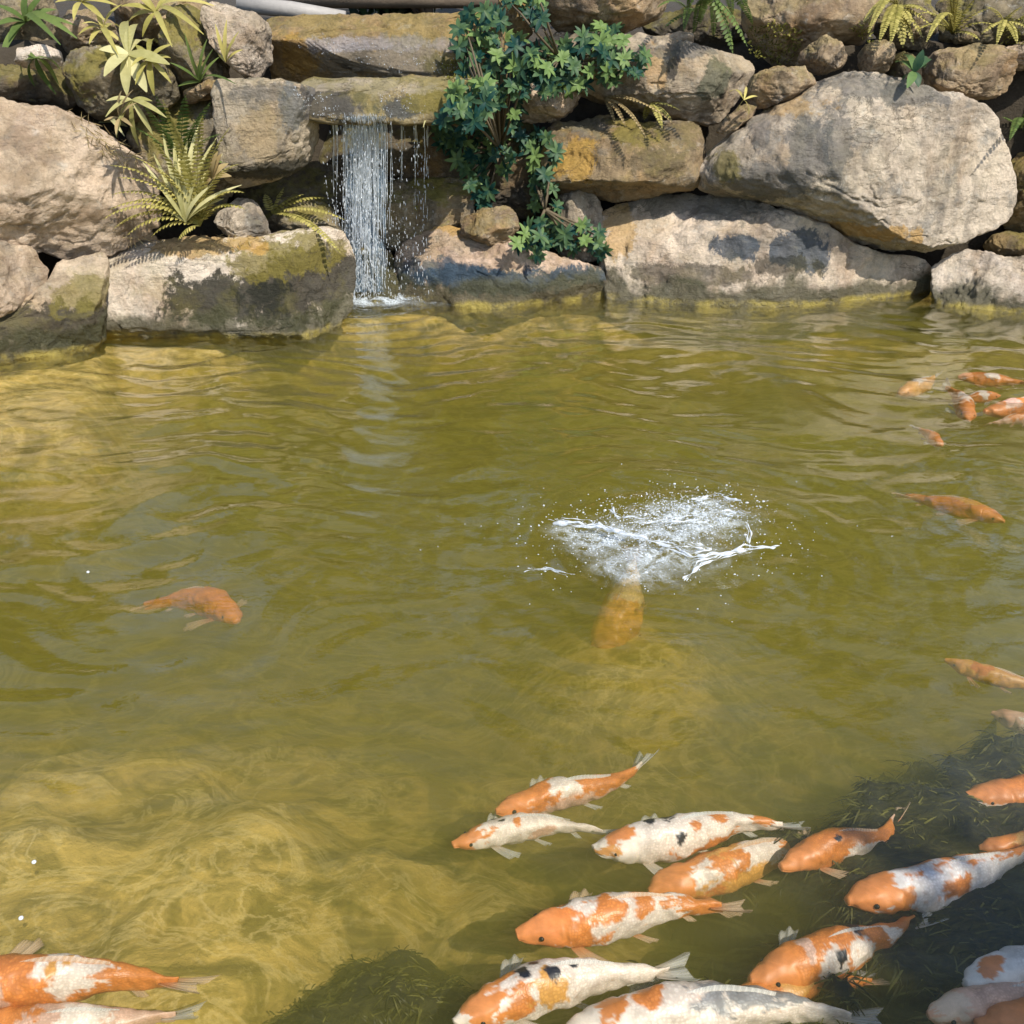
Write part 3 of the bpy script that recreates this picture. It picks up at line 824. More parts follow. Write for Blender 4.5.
shrub('tall blue green shrub with leaf rosettes hanging just right of the waterfall', (500, 150),
      [[(462, 20), (490, 5), (512, 30), (520, 60), (545, 80), (520, 96), (520, 120), (500, 135), (515, 150), (508, 175), (490, 170), (492, 205), (475, 200), (465, 165), (448, 155), (432, 128), (450, 112), (440, 95), (462, 70)]], 10.5, .074, .026)
shrub('blue green shrub branch spreading right over the broad grey rock', (560, 60),
      [[(530, 50), (560, 40), (575, 55), (590, 30), (612, 22), (625, 45), (642, 55), (640, 80), (618, 78), (590, 82), (565, 92), (545, 95), (530, 80)], [(505, 0), (538, -5), (550, 12), (535, 25), (520, 14)]], 10.5, .072, .025)
shrub('lower blue green shrub reaching from mid wall towards the waterline', (545, 210),
      [[(520, 140), (548, 132), (560, 150), (550, 170), (548, 195), (562, 218), (600, 232), (612, 250), (590, 255), (560, 250), (530, 258), (516, 246), (532, 225), (534, 190), (526, 165)]], 10.5, .070, .024)

fern_px('large yellowish fern spreading over the left boulder and long block', (200, 226), [(122, 226), (112, 206), (118, 188), (130, 172), (146, 156), (160, 142), (176, 126), (198, 122), (218, 134), (130, 240), (156, 242), (184, 244), (228, 160), (236, 186), (140, 196), (166, 170), (106, 216), (124, 160), (150, 206), (208, 146), (170, 112), (116, 232), (240, 204)], M_FERN_Y, .042, Y=5.20, droop=1.5)
fern_px('small yellow fern drooping towards the waterfall over the long block', (272, 214), [(338, 222), (334, 255), (322, 200), (300, 196), (282, 190), (266, 196)], M_FERN_Y, .035)
fern_px('dark green fern arching in the shade above the large yellowish fern', (182, 168), [(150, 112), (160, 104), (205, 108), (216, 136), (184, 102), (222, 165), (140, 130), (200, 118)], M_FERN_G, .045, Y=5.34)
fern_px('green fern hanging at the top edge beside the layered brown boulder', (712, -4), [(700, 30), (712, 46), (726, 50), (738, 46), (748, 30), (688, 16), (730, 22), (704, 14), (744, 10), (694, 40)], M_FERN_G, .045)
fern_px('dense pale green fern clump at the top right behind the pointed stone', (898, 8), [(870, 38), (880, 46), (890, 48), (900, 46), (908, 44), (916, 38), (926, 30), (874, 16), (922, 12), (884, 28), (908, 26), (896, 34), (866, 26), (930, 18)], M_FERN_Y, .04)
fern_px('radiating yellow green fern beside the brown squared block', (952, 34), [(920, 16), (932, 4), (944, -6), (958, -8), (972, 2), (986, 10), (990, 26), (920, 32), (928, 46), (976, 42), (960, 14), (942, 18)], M_FERN_Y, .03)
fern_px('dried wispy fern drooping across the golden brown boulder', (604, 98), [(640, 106), (666, 128), (655, 118), (622, 128), (640, 140), (612, 122)], M_DRY, .022)
fern_px('small hanging fern below the dried wispy fern', (650, 104), [(668, 122), (660, 130), (645, 122), (676, 112)], M_FERN_Y, .03)
fern_px('small fern at the shaded right edge beside the giant boulder', (1020, 130), [(1004, 118), (1010, 142), (1030, 110), (1040, 140)], M_FERN_G, .035)

lance_plant('pale lily like plant with broad cream leaves before the mossy boulder', (128, 54), [(120, 20), (134, 22), (108, 76), (142, 90), (164, 68), (100, 52), (150, 44), (126, 92)], M_PALE, .062)
lance_plant('pale strap leaved clump rising from the middle of the large fern', (186, 222), [(142, 156), (150, 142), (160, 134), (174, 140), (186, 146), (198, 150), (212, 158), (148, 184), (205, 182), (188, 176), (226, 196), (166, 172), (178, 160), (136, 170), (158, 200), (214, 206), (172, 192), (196, 196), (140, 204), (206, 168), (182, 130), (168, 150)], M_PALE, .024, curl=.8, Y=5.16)
lance_plant('bright green strap leaved plant in the top left corner', (26, 22), [(2, 8), (6, 60), (20, -8), (40, -6), (56, 10), (58, 32), (44, 46), (12, 40), (30, 50), (0, 28)], M_FERN_G, .04, curl=.7)
lance_plant('yellow green arching plant at the top left above the mossy boulder', (156, 12), [(124, 10), (134, -6), (176, -8), (188, 14), (178, 40), (160, 48), (146, 36), (126, 28)], M_FERN_Y, .036, curl=.8)
lance_plant('yellowish plant at the top edge beside the bright green one', (82, 2), [(60, 4), (70, -10), (100, -8), (108, 10), (98, 22), (74, 20)], M_FERN_Y, .03, curl=.7)
lance_plant('small yellow green rosette hanging under the mossy boulder', (112, 122), [(104, 110), (98, 124), (112, 138), (126, 128), (122, 112)], M_PALE, .022)
lance_plant('yellow green leafy plant hanging between mossy boulder and tall grey rock', (150, 60), [(136, 66), (140, 84), (152, 92), (164, 84), (170, 60), (150, 40), (168, 46), (136, 48)], M_FERN_Y, .030, curl=.9, tone=(.1, .7))
lance_plant('pale narrow leaved plant trailing below the mossy boulder', (132, 100), [(112, 118), (120, 136), (134, 146), (146, 134), (156, 122), (110, 104), (150, 104)], M_PALE, .026, curl=.8, Y=5.15, tone=(.1, .6))
lance_plant('olive tuft of long thin leaves beside the cream block foot', (200, 82), [(176, 66), (184, 52), (198, 48), (214, 60), (180, 88), (220, 88), (192, 60), (206, 54)], M_FERN_G, .018, curl=.5)
lance_plant('green leaves drooping over the dark gap in the upper left corner', (36, 58), [(14, 78), (24, 92), (42, 96), (56, 84), (8, 66), (62, 70)], M_FERN_G, .028, curl=.8, tone=(.2, .8))
lance_plant('bushy yellow green plant between brown boulder and pale lily', (104, 30), [(88, 22), (92, 44), (104, 56), (116, 44), (120, 26), (108, 10), (94, 12), (84, 34)], M_FERN_Y, .028, curl=.8, tone=(.1, .8))
lance_plant('dry reddish stemmed seedling below the pale lily', (120, 118), [(112, 100), (122, 96), (130, 106), (128, 128), (116, 134), (106, 122)], M_DRY, .018, curl=.6, Y=5.12)
lance_plant('curled brown dead leaves beside the upright block foot', (212, 178), [(206, 166), (214, 160), (224, 166), (226, 180), (206, 186)], M_DRY, .04, curl=.9, Y=5.2)
fern_px('green fern tuft at the top edge above the jutting tan boulder', (690, 14), [(660, 10), (668, 30), (684, 34), (700, 8), (676, 0)], M_FERN_G, .03)
fern_px('yellow fern spreading at the top right corner over the mossy rock', (1004, 22), [(984, 36), (996, 48), (1014, 46), (1028, 34), (1020, 8), (988, 8)], M_FERN_Y, .03)
lance_plant('low leafy plant in the gap between broad rock and oval stone', (744, 100), [(730, 92), (736, 112), (752, 116), (760, 98), (748, 86)], M_FERN_Y, .018, out=.04)
lance_plant('small star shaped seedling beside the lower ledge', (436, 128), [(424, 124), (428, 140), (440, 144), (450, 132), (446, 118)], M_PALE, .016, out=.05)
lance_plant('narrow leaved yellow plant growing against the cream block', (226, 62), [(214, 30), (222, 26), (232, 36), (238, 52), (216, 52), (228, 44)], M_FERN_Y, .022, out=.06)
lance_plant('small dark green plant behind the top of the giant boulder', (914, 72), [(896, 62), (902, 80), (918, 86), (932, 70), (924, 54), (906, 54), (938, 62), (910, 88)], M_SHRUB, .045, tone=(.2, .8), out=.06)

# moss cushion and tiny growth (nobody could count it)
mb = MB()
for poly in ([(746, 30), (770, 22), (800, 30), (798, 56), (776, 64), (752, 54)], [(850, 30), (868, 20), (872, 44)], [(1000, 20), (1024, 16), (1024, 44), (1004, 44)], [(440, 60), (470, 62), (470, 82), (444, 80)]):
    for (x, y) in scatter(poly, 2.6, 3500):
        c = on_rock(x, y, .004)
        for _ in range(4):
            leaf(mb, c + np.random.normal(size=3) * .006, np.random.normal(size=3) + (0, -1.0, .6), np.random.normal(size=3), random.uniform(.012, .028), .010, .3, random.random(), .2, 2)
tag(mb.build('moss', M_MOSS), 'yellow green moss cushions on the upper rocks', 'moss', kind='stuff')
# dry grass and roots draped on the left boulder's edge
mb = MB()
for (x, y) in scatter([(62, 112), (84, 112), (120, 135), (150, 165), (140, 178), (100, 150)], 3.2, 3000) + scatter([(120, 238), (200, 232), (262, 236), (240, 246), (140, 250)], 4, 2000):
    c = on_rock(x, y, .012)
    leaf(mb, c, (random.uniform(-.2, 1), -.5, random.uniform(-.9, .5)), (0, -1, .3), random.uniform(.03, .09), .005, .5, random.random(), .1, 3)
tag(mb.build('dry_grass', M_DRY), 'dry straw and roots over the left boulder and block top', 'dry grass', kind='stuff')

def leaf_cloud(mb, centres, per, spread, L, W):
    for c, r in centres:
        for _ in range(per):
            v = np.random.normal(size=3); v = v / np.linalg.norm(v) * r * (random.random() ** .4)
            v[2] *= .75
            d = np.random.normal(size=3) + (0, 0, -.3)
            leaf(mb, np.array(c) + v, d, np.random.normal(size=3), L * random.uniform(.7, 1.3), W * random.uniform(.7, 1.3), .3, random.random(), .2, 2)

def bush(name, label, cat, base, h, r, nclump, per, mat, L=.10, W=.045, group=None, trunk=.05):
    t = thing(name, base, label, cat, group)
    st, mb = MB(), MB()
    base = np.array(base, float)
    top = base + (0, 0, h * .6)
    tube(st, [base - (0, 0, .3), base + (.03, .02, h * .3), top], [trunk, trunk * .8, trunk * .5], 8)
    cs = []
    for _ in range(nclump):
        a, q = random.uniform(0, 6.28), random.random() ** .5
        zz = random.uniform(.25, 1.0)
        c = base + (math.cos(a) * r * q * math.sin(math.pi * zz) ** .5, math.sin(a) * r * q * math.sin(math.pi * zz) ** .5, h * zz)
        cs.append((c, r * random.uniform(.18, .34)))
        tube(st, [base + (0, 0, h * .3 * min(1, zz)), (base + (0, 0, h * .3) + c) / 2 + (0, 0, .05), c], [trunk * .4, trunk * .25, .008], 5)
    leaf_cloud(mb, cs, per, r, L, W)
    st.build('trunk', M_BARK, t)
    mb.build('crown', mat, t)
    return t

for (x, Y, h, r, lab) in ((-.62, 7.6, 1.2, .55, 'dark bush above the upper ledge of the waterfall'), (-1.9, 8.8, 3.6, 1.2, 'unseen tall dark bush added beyond the cream block to darken reflections'), (1.0, 9.0, 4.6, 1.7, 'unseen tall dark bush added beyond the jutting top boulder to darken reflections'), (4.0, 8.6, 4.2, 1.5, 'unseen dark bush added beyond the top right corner to darken reflections'), (-4.4, 7.6, 2.6, 1.1, 'unseen dark bush added beyond the top left corner to darken reflections')):
    bush('bush', lab, 'bush', (x, Y, 1.35), h, r, int(14 + 14 * r), 130, M_DARKLEAF, .16, .08, 'dark bushes above the rock wall, most of them added and unseen', .05)  # all but the first are unseen, added to darken the water's reflections

# grey pipe lying behind the upper ledge
mb = MB()
a, b_ = at_plane(238, 4, 6.5), at_plane(345, 19, 6.5)
tube(mb, [a, (a + b_) / 2 + (0, 0, .01), b_], [.045, .047, .045], 14)
o = mb.build('pipe', plain_mat('pipe_grey', (.22, .21, .20), (.40, .38, .35), 25, .6), origin=(a + b_) / 2)
tag(o, 'grey weathered pipe lying behind the upper ledge', 'pipe')
mb = MB()
a, b_ = at_plane(262, -2, 6.9), at_plane(520, 0, 6.9)
tube(mb, [a, b_], [.06, .05], 10)
o = mb.build('branch', M_BARK, origin=(a + b_) / 2)
tag(o, 'brown branch lying along the top edge behind the pipe', 'branch')

# unseen tree added behind and right of the viewer to shade the near pond
def tree(label, base, crown, r, nclump, per):
    t = thing('tree', base, label, 'tree')  # added unseen tree, there to shade the near pond
    base = np.array(base, float); crown = np.array(crown, float)
    st, mb = MB(), MB()
    fork = base * .35 + crown * .65; fork[2] = base[2] + (crown[2] - base[2]) * .55
    tube(st, [base - (0, 0, .3), base + (0, 0, .5), (base + fork) / 2 + (.08, .05, 0), fork], [.24, .19, .15, .12], 12)
    cs = []
    for _ in range(nclump):
        v = np.random.normal(size=3); v = v / np.linalg.norm(v) * random.random() ** .4
        c = crown + v * r
        cs.append((c, random.uniform(.22, .42)))
        tube(st, [fork, (fork * .5 + c * .5) + (0, 0, .12), c], [.06, .03, .01], 6)
    leaf_cloud(mb, cs, per, 1, .13, .06)
    st.build('trunk', M_BARK, t); mb.build('crown', M_DARKLEAF, t)

tree('unseen leafy tree added on the near bank to shade the lower right of the pond', (4.8, -2.8, .1), (3.84, -1.62, 3.3), np.array([1.5, 1.25, .75]), 80, 110)

# ------------------------------------------------------------------ falling water
k = NT('falling_water')
p = k.principled(Base_Color=(.78, .84, .90), Roughness=.06)
p.inputs['Alpha'].default_value = .55
k.l(p.outputs[0], k.out.inputs[0]); M_FALL = k.m
k = NT('water_film')
geo = k.n('NewGeometry')
f = k.noise(k.mapping(geo.outputs['Position'], (26, 26, 1.6)), 1.0, 5, .6)
p = k.principled(Base_Color=(.26, .36, .47), Roughness=.06, Normal=k.bump(f, .8, .02))
k.l(k.math('MULTIPLY', k.step(f, .34, .64), .66), p.inputs['Alpha'])
k.l(p.outputs[0], k.out.inputs[0]); M_FILM = k.m
k = NT('white_foam')
geo = k.n('NewGeometry'); at = k.n('Attribute', attribute_name='tone')
f1 = k.noise(geo.outputs['Position'], 15, 8, .7, .8)
vor = k.n('TexVoronoi', feature='DISTANCE_TO_EDGE'); vor.inputs['Scale'].default_value = 55; k.l(geo.outputs['Position'], vor.inputs['Vector'])
f = k.math('MULTIPLY', k.step(f1, .36, .58), k.math('ADD', .58, k.math('MULTIPLY', .42, k.math('SUBTRACT', 1.0, k.step(vor.outputs['Distance'], .03, .22)))))
p = k.principled(Base_Color=(.66, .74, .80), Roughness=.2, Normal=k.bump(f1, .8, .02))
k.l(k.math('MULTIPLY', k.math('MULTIPLY', at.outputs['Fac'], .85), f), p.inputs['Alpha'])
k.l(p.outputs[0], k.out.inputs[0]); M_FOAM = k.m

wf = thing('waterfall', FALL, 'narrow waterfall dropping in white strands from the lower ledge', 'waterfall')
mb, dr, film = MB(), MB(), MB()
def strand(xp, y0, y1, rad, Yt, Yb, broken):
    a, b_ = at_plane(xp, y0, Yt), at_plane(xp + random.uniform(-3, 3), y1, Yb)
    n = 34
    t = np.linspace(0, 1, n)
    x = a[0] + (b_[0] - a[0]) * t + .006 * perlin(np.c_[t * 5, np.full(n, xp), np.zeros(n)])
    y = a[1] + (b_[1] - a[1]) * np.sqrt(t) + .004 * perlin(np.c_[t * 6, np.full(n, xp + 9), np.zeros(n)])
    z = a[2] + (b_[2] - a[2]) * t
    rr = rad * np.clip(.55 + .9 * perlin(np.c_[t * random.uniform(8, 20), np.full(n, xp * 1.7), np.full(n, 3.)]) , .0, 1.6)
    s = 0
    P = np.c_[x, y, z]
    i = 0
    while i < n:
        if rr[i] < .12 * rad + (broken * rad * t[i] * .4):
            i += 1; continue
        j = i
        while j < n and rr[j] >= .12 * rad + (broken * rad * t[j] * .4): j += 1
        if j - i >= 3: tube(mb, P[i:j], np.r_[.0005, rr[i + 1:j - 1], .0005], 5)
        i = j
for _ in range(120): strand(random.gauss(363, 10), random.uniform(112, 120), random.uniform(285, 300), random.uniform(.0012, .0036), 5.45, 5.80, 1.2)
for _ in range(40): strand(random.uniform(342, 386), random.uniform(114, 121), random.uniform(270, 300), random.uniform(.0010, .0030), 5.45, 5.80, 1.8)
for xc, w, m_ in ((333, 3, 9), (343, 4, 12), (402, 2, 4), (414, 2, 5), (425, 2, 5), (390, 3, 4)):
    for _ in range(m_): strand(random.gauss(xc, w * .6), random.uniform(114, 122), random.uniform(210, 296), random.uniform(.0010, .0028), 5.46, 5.85, 2.0)
for _ in range(2400):
    u = random.random()
    xp = random.gauss(363, 12) if u < .82 else random.choice([333, 345, 402, 415, 424, 393]) + random.gauss(0, 4)
    y = 118 + 182 * random.random() ** .7
    c = at_plane(xp, y, 5.45 + .35 * math.sqrt((y - 118) / 182) + random.gauss(0, .02))
    s = random.uniform(.0008, .0024)
    dr.add(c + ICO_V * (s, s, s * random.uniform(2, 8)), ICO_F)
for _ in range(2600):
    r_ = abs(random.gauss(0, .15)); th = random.uniform(0, 6.28)
    c = FALL + np.array([math.cos(th) * r_ * 1.3, math.sin(th) * r_ * .6, abs(random.gauss(0, .07)) * math.exp(-r_ * 3) + .005])
    s = random.uniform(.0008, .0028)
    dr.add(c + ICO_V * s, ICO_F)
# films of water on the two ledge faces and the central curtain
def sheet(x0, x1, y0, y1, Yt, Yb, bend=.5, nu=24, nv=14):
    g = []
    for i in range(nu):
        for j in range(nv):
            u, v = i / (nu - 1), j / (nv - 1)
            q = at_plane(x0 + (x1 - x0) * u, y0 + (y1 - y0) * v, Yt + (Yb - Yt) * v ** bend)
            q[1] += .012 * math.sin(u * 21 + v * 2) * .6
            g.append(q)
    film.add(g, grid_faces(nu, nv))
sheet(346, 386, 116, 292, 5.46, 5.80)
for poly, n_ in (([(290, 42), (345, 36), (400, 44), (440, 40), (470, 50), (468, 80), (420, 78), (360, 62), (300, 56)], 700), ([(292, 86), (330, 92), (345, 116), (325, 118), (296, 110)], 320), ([(380, 90), (410, 90), (440, 112), (400, 118), (380, 110)], 260)):
    c_ = 0
    while c_ < n_:
        x, y = random.uniform(280, 475), random.uniform(34, 120)
        if not in_poly(x, y, poly): continue
        c_ += 1
        if perlin(np.array([[x * .07, y * .16, 3.]]))[0] < random.uniform(-.2, .5): continue
        q = on_rock(x, y, .004)
        sz = random.uniform(.0007, .0020)
        dr.add(q + ICO_V * (sz * 1.4, sz, sz * random.uniform(.8, 2.4)), ICO_F)
mb.build('water_strand', M_FALL, wf)['kind'] = 'stuff'
dr.build('droplet', M_FALL, wf)['kind'] = 'stuff'
film.build('water_curtain', M_FILM, wf)

def foam_patch(name, c, rx, ry, lift, parent, seed, peak=.9):
    n1, n2 = 26, 64
    vs_, ts = [], []
    for i in range(n1):
        for j in range(n2):
            r_ = i / (n1 - 1); th = j * 2 * math.pi / n2
            q = np.array([c[0] + rx * r_ * math.cos(th), c[1] + ry * r_ * math.sin(th), 0])
            vs_.append(q); ts.append(r_)
    vs_, ts = np.array(vs_), np.array(ts)
    nse = fbm(vs_ * 7 + seed, 4)
    a = np.clip(peak * (1 - sstep(.15, 1.0, ts + .35 * nse)), 0, 1)
    vs_[:, 2] = wave(vs_[:, 0], vs_[:, 1]) + .006 + lift * (1 - ts) ** 1.5 * np.clip(.6 + .8 * fbm(vs_ * 22 + seed, 3), .15, 2)
    m_ = MB(); m_.add(vs_, grid_faces(n1, n2, True), a)
    return m_.build(name, M_FOAM, parent)
foam_patch('foam', FALL + (0.02, -.05, 0), .46, .24, .06, wf, 3, 1.0)
foam_patch('foam', FALL + (0.05, -.02, 0), .80, .30, .012, wf, 5, .7)

for (x, y, lab) in ((88, 572, 'tiny white bubble floating left of the blurred deep koi'), (34, 862, 'tiny dark rimmed bubble floating over the sandy shoal'), (21, 918, 'tiny bubble floating just above the left edge koi')):
    c = at_z(x, y, .004)
    o = mesh_obj('bubble', c + ICO2_V * .0055 * (1, 1, .8), ICO2_F, M_FALL, origin=c)
    tag(o, lab, 'bubble', 'bubbles floating on the pond')

# ------------------------------------------------------------------ splash of a diving koi
sp = thing('splash', SPLASH, 'white splash of water above a diving orange koi in mid pond', 'splash')
foam_patch('foam', at_z(655, 548), .30, .24, .03, sp, 8, .9)
foam_patch('foam', at_z(690, 522), .30, .20, .03, sp, 18, .9)
foam_patch('foam', at_z(636, 572), .20, .16, .010, sp, 28, .6)
foam_patch('foam', at_z(600, 540), .24, .18, .012, sp, 38, .7)
jt, dr = MB(), MB()
def jet(px, r0, z0=.02, z1=.06):
    pts = [at_z(x, y, z) for (x, y), z in zip(px, np.linspace(z0, z1, len(px)))]
    pts = np.array(pts)
    t = np.linspace(0, len(pts) - 1, 40)
    P = np.c_[[np.interp(t, range(len(pts)), pts[:, i]) for i in range(3)]].T
    P = P + .010 * np.c_[perlin(P * 22), perlin(P * 25 + 9), perlin(P * 25 + 18)]
    rr = r0 * .8 * np.clip(.55 + 1.5 * perlin(P * 34 + 4), .08, 1.8); rr[0] = rr[-1] = .0008
    tube(jt, P, rr, 7)
for pxs, r0 in (([(552, 522), (575, 526), (600, 528), (618, 533)], .009), ([(556, 520), (580, 523), (610, 531), (640, 537), (672, 546)], .006), ([(672, 546), (692, 556), (715, 555), (742, 548), (776, 549)], .009), ([(690, 556), (706, 550), (690, 545)], .006), ([(682, 580), (700, 566), (722, 556), (748, 549)], .008), ([(748, 548), (750, 535), (748, 524)], .005), ([(608, 515), (612, 508), (616, 516), (640, 519)], .005), ([(528, 570), (548, 568), (570, 574)], .004), ([(690, 500), (712, 494), (736, 499)], .005), ([(722, 524), (716, 516), (730, 510), (746, 514)], .005), ([(640, 520), (668, 522), (700, 518)], .004)):
    jet(pxs, r0)
    for q_ in (.55, .4, .3): jet([(x + random.uniform(-6, 6), y + random.uniform(-4, 4)) for x, y in pxs], r0 * q_)
for _ in range(2600):
    u = random.random()
    if u < .55: x, y = random.gauss(690, 34), random.gauss(512, 11)
    elif u < .8: x, y = random.gauss(640, 45), random.gauss(532, 14)
    else: x, y = random.gauss(660, 70), random.gauss(540, 25)
    c = at_z(x, y, abs(random.gauss(.02, .03)))
    s = random.uniform(.0007, .0024) * (1.8 if random.random() < .06 else 1)
    dr.add(c + ICO_V * (s * random.uniform(.8, 2), s, s), ICO_F)
jt.build('jet', M_FALL, sp); dr.build('droplet', M_FALL, sp)['kind'] = 'stuff'

# ------------------------------------------------------------------ koi
k = NT('koi_skin')
at = k.n('Attribute', attribute_name='pattern')
uvn = k.n('UVMap', uv_map='uv')
vo = k.n('TexVoronoi', feature='F1'); vo.inputs['Scale'].default_value = 1.0; vo.inputs['Randomness'].default_value = .62
k.l(k.mapping(uvn.outputs[0], (74, 46, 1)), vo.inputs['Vector'])
geo = k.n('NewGeometry')
body_only = k.n('SeparateXYZ'); k.l(uvn.outputs[0], body_only.inputs[0])
sc_f = k.math('MULTIPLY', k.step(vo.outputs['Distance'], .25, .62), k.step(body_only.outputs[0], .20, .27))
c = k.mix(k.math('MULTIPLY', sc_f, .42), at.outputs['Color'], k.mix(1.0, at.outputs['Color'], (.55, .50, .48), 'MULTIPLY'))
c = k.mix(1.0, c, k.mix(k.noise(geo.outputs['Position'], 26, 8, .7), (.50, .47, .44), (1.36, 1.38, 1.40)), 'MULTIPLY')
p = k.principled(Base_Color=c, Roughness=.42, Normal=k.bump(sc_f, .16, .002))
p.inputs['Subsurface Weight'].default_value = .08
p.inputs['Subsurface Radius'].default_value = (.02, .01, .006)
k.l(p.outputs[0], k.out.inputs[0]); M_KOI = k.m

def fin_mat(name, c1, c2, alpha):
    k = NT(name)
    uvn = k.n('UVMap', uv_map='uv')
    sp_ = k.n('SeparateXYZ'); k.l(uvn.outputs[0], sp_.inputs[0])
    rays = k.math('MULTIPLY', k.math('ADD', k.math('SINE', k.math('MULTIPLY', sp_.outputs[1], 95)), 1), .5)
    c = k.mix(k.step(sp_.outputs[0], .05, .7), c1, c2)
    c = k.mix(k.math('MULTIPLY', rays, .3), c, (.45, .42, .40))
    p = k.principled(Base_Color=c, Roughness=.4, Normal=k.bump(rays, .4, .002))
    k.l(k.math('ADD', k.math('MULTIPLY', rays, .18), k.math('SUBTRACT', alpha, k.math('MULTIPLY', sp_.outputs[0], .30))), p.inputs['Alpha'])
    tl = k.n('BsdfTranslucent'); k.l(c, tl.inputs[0])
    k.l(p.outputs[0], k.out.inputs[0])
    return k.m
FIN_W = fin_mat('koi_fin_white', (.66, .55, .46), (.62, .62, .60), .52)
FIN_O = fin_mat('koi_fin_orange', (.62, .22, .05), (.66, .46, .30), .56)
k = NT('koi_eye'); p = k.principled(Base_Color=(.012, .010, .010), Roughness=.08); k.l(p.outputs[0], k.out.inputs[0]); M_EYE = k.m

O_, W_, K_, Y_, G_, P_ = (.64, .225, .050), (.78, .69, .62), (.02, .021, .03), (.66, .34, .085), (.27, .27, .28), (.66, .43, .33)
PS = [0, .03, .08, .14, .22, .34, .46, .58, .70, .80, .90, 1.0]
PW = [.014, .040, .060, .076, .089, .099, .096, .083, .062, .042, .025, .007]
PHt = [.012, .036, .060, .080, .100, .122, .120, .104, .080, .060, .044, .030]
_pi = {}
def prof(s, tab):
    # smooth interpolation of the body profile
    return np.interp(s, np.linspace(0, 1, 200), _pi.setdefault(id(tab), np.convolve(np.pad(np.interp(np.linspace(0, 1, 200), PS, tab), 8, mode='edge'), np.ones(17) / 17, 'valid')))

def bend_spine(H, T, bow, wig, n):
    t = np.linspace(0, 1, n)
    H, T = np.asarray(H), np.asarray(T)
    d = T - H
    L = np.linalg.norm(d)
    side = norm(np.cross(d, (0, 0, 1)))
    P = H + t[:, None] * d + side * (L * (bow * np.sin(math.pi * t) + wig * np.sin(2 * math.pi * t) * t))[:, None]
    return P, L

def fin(name, base, along, out, n_r, n_c, shape, mat, parent, curl=.0, nrm=None, thick=.0025):
    """thin closed fin: rays from the base edge outwards; shape(u) = ray length for u in 0..1 along the base"""
    along, out = np.asarray(along, float), norm(out)
    nrm = norm(np.cross(along, out)) if nrm is None else norm(nrm)
    V, UV = [], []
    for sd in (1, -1):
        for i in range(n_c):
            u = i / (n_c - 1)
            l, spread = shape(u)
            for j in range(n_r):
                v = j / (n_r - 1)
                q = base + along * u + (out * l + norm(along) * spread) * v + nrm * (curl * l * v * v + .006 * math.sin(u * 14) * v) + nrm * sd * thick * .5 * (1 - .8 * v)
                V.append(q); UV.append((v, u))
    f = grid_faces(n_c, n_r); N = n_c * n_r
    Fc = f + [tuple(i + N for i in q[::-1]) for q in f]
    rim = [j for j in range(n_r)] + [i * n_r + n_r - 1 for i in range(1, n_c)] + [(n_c - 1) * n_r + j for j in range(n_r - 2, -1, -1)] + [i * n_r for i in range(n_c - 2, 0, -1)]
    for a, b_ in zip(rim, rim[1:] + rim[:1]): Fc.append((a, a + N, b_ + N, b_))
    return mesh_obj(name, V, Fc, mat, parent, uv=UV)

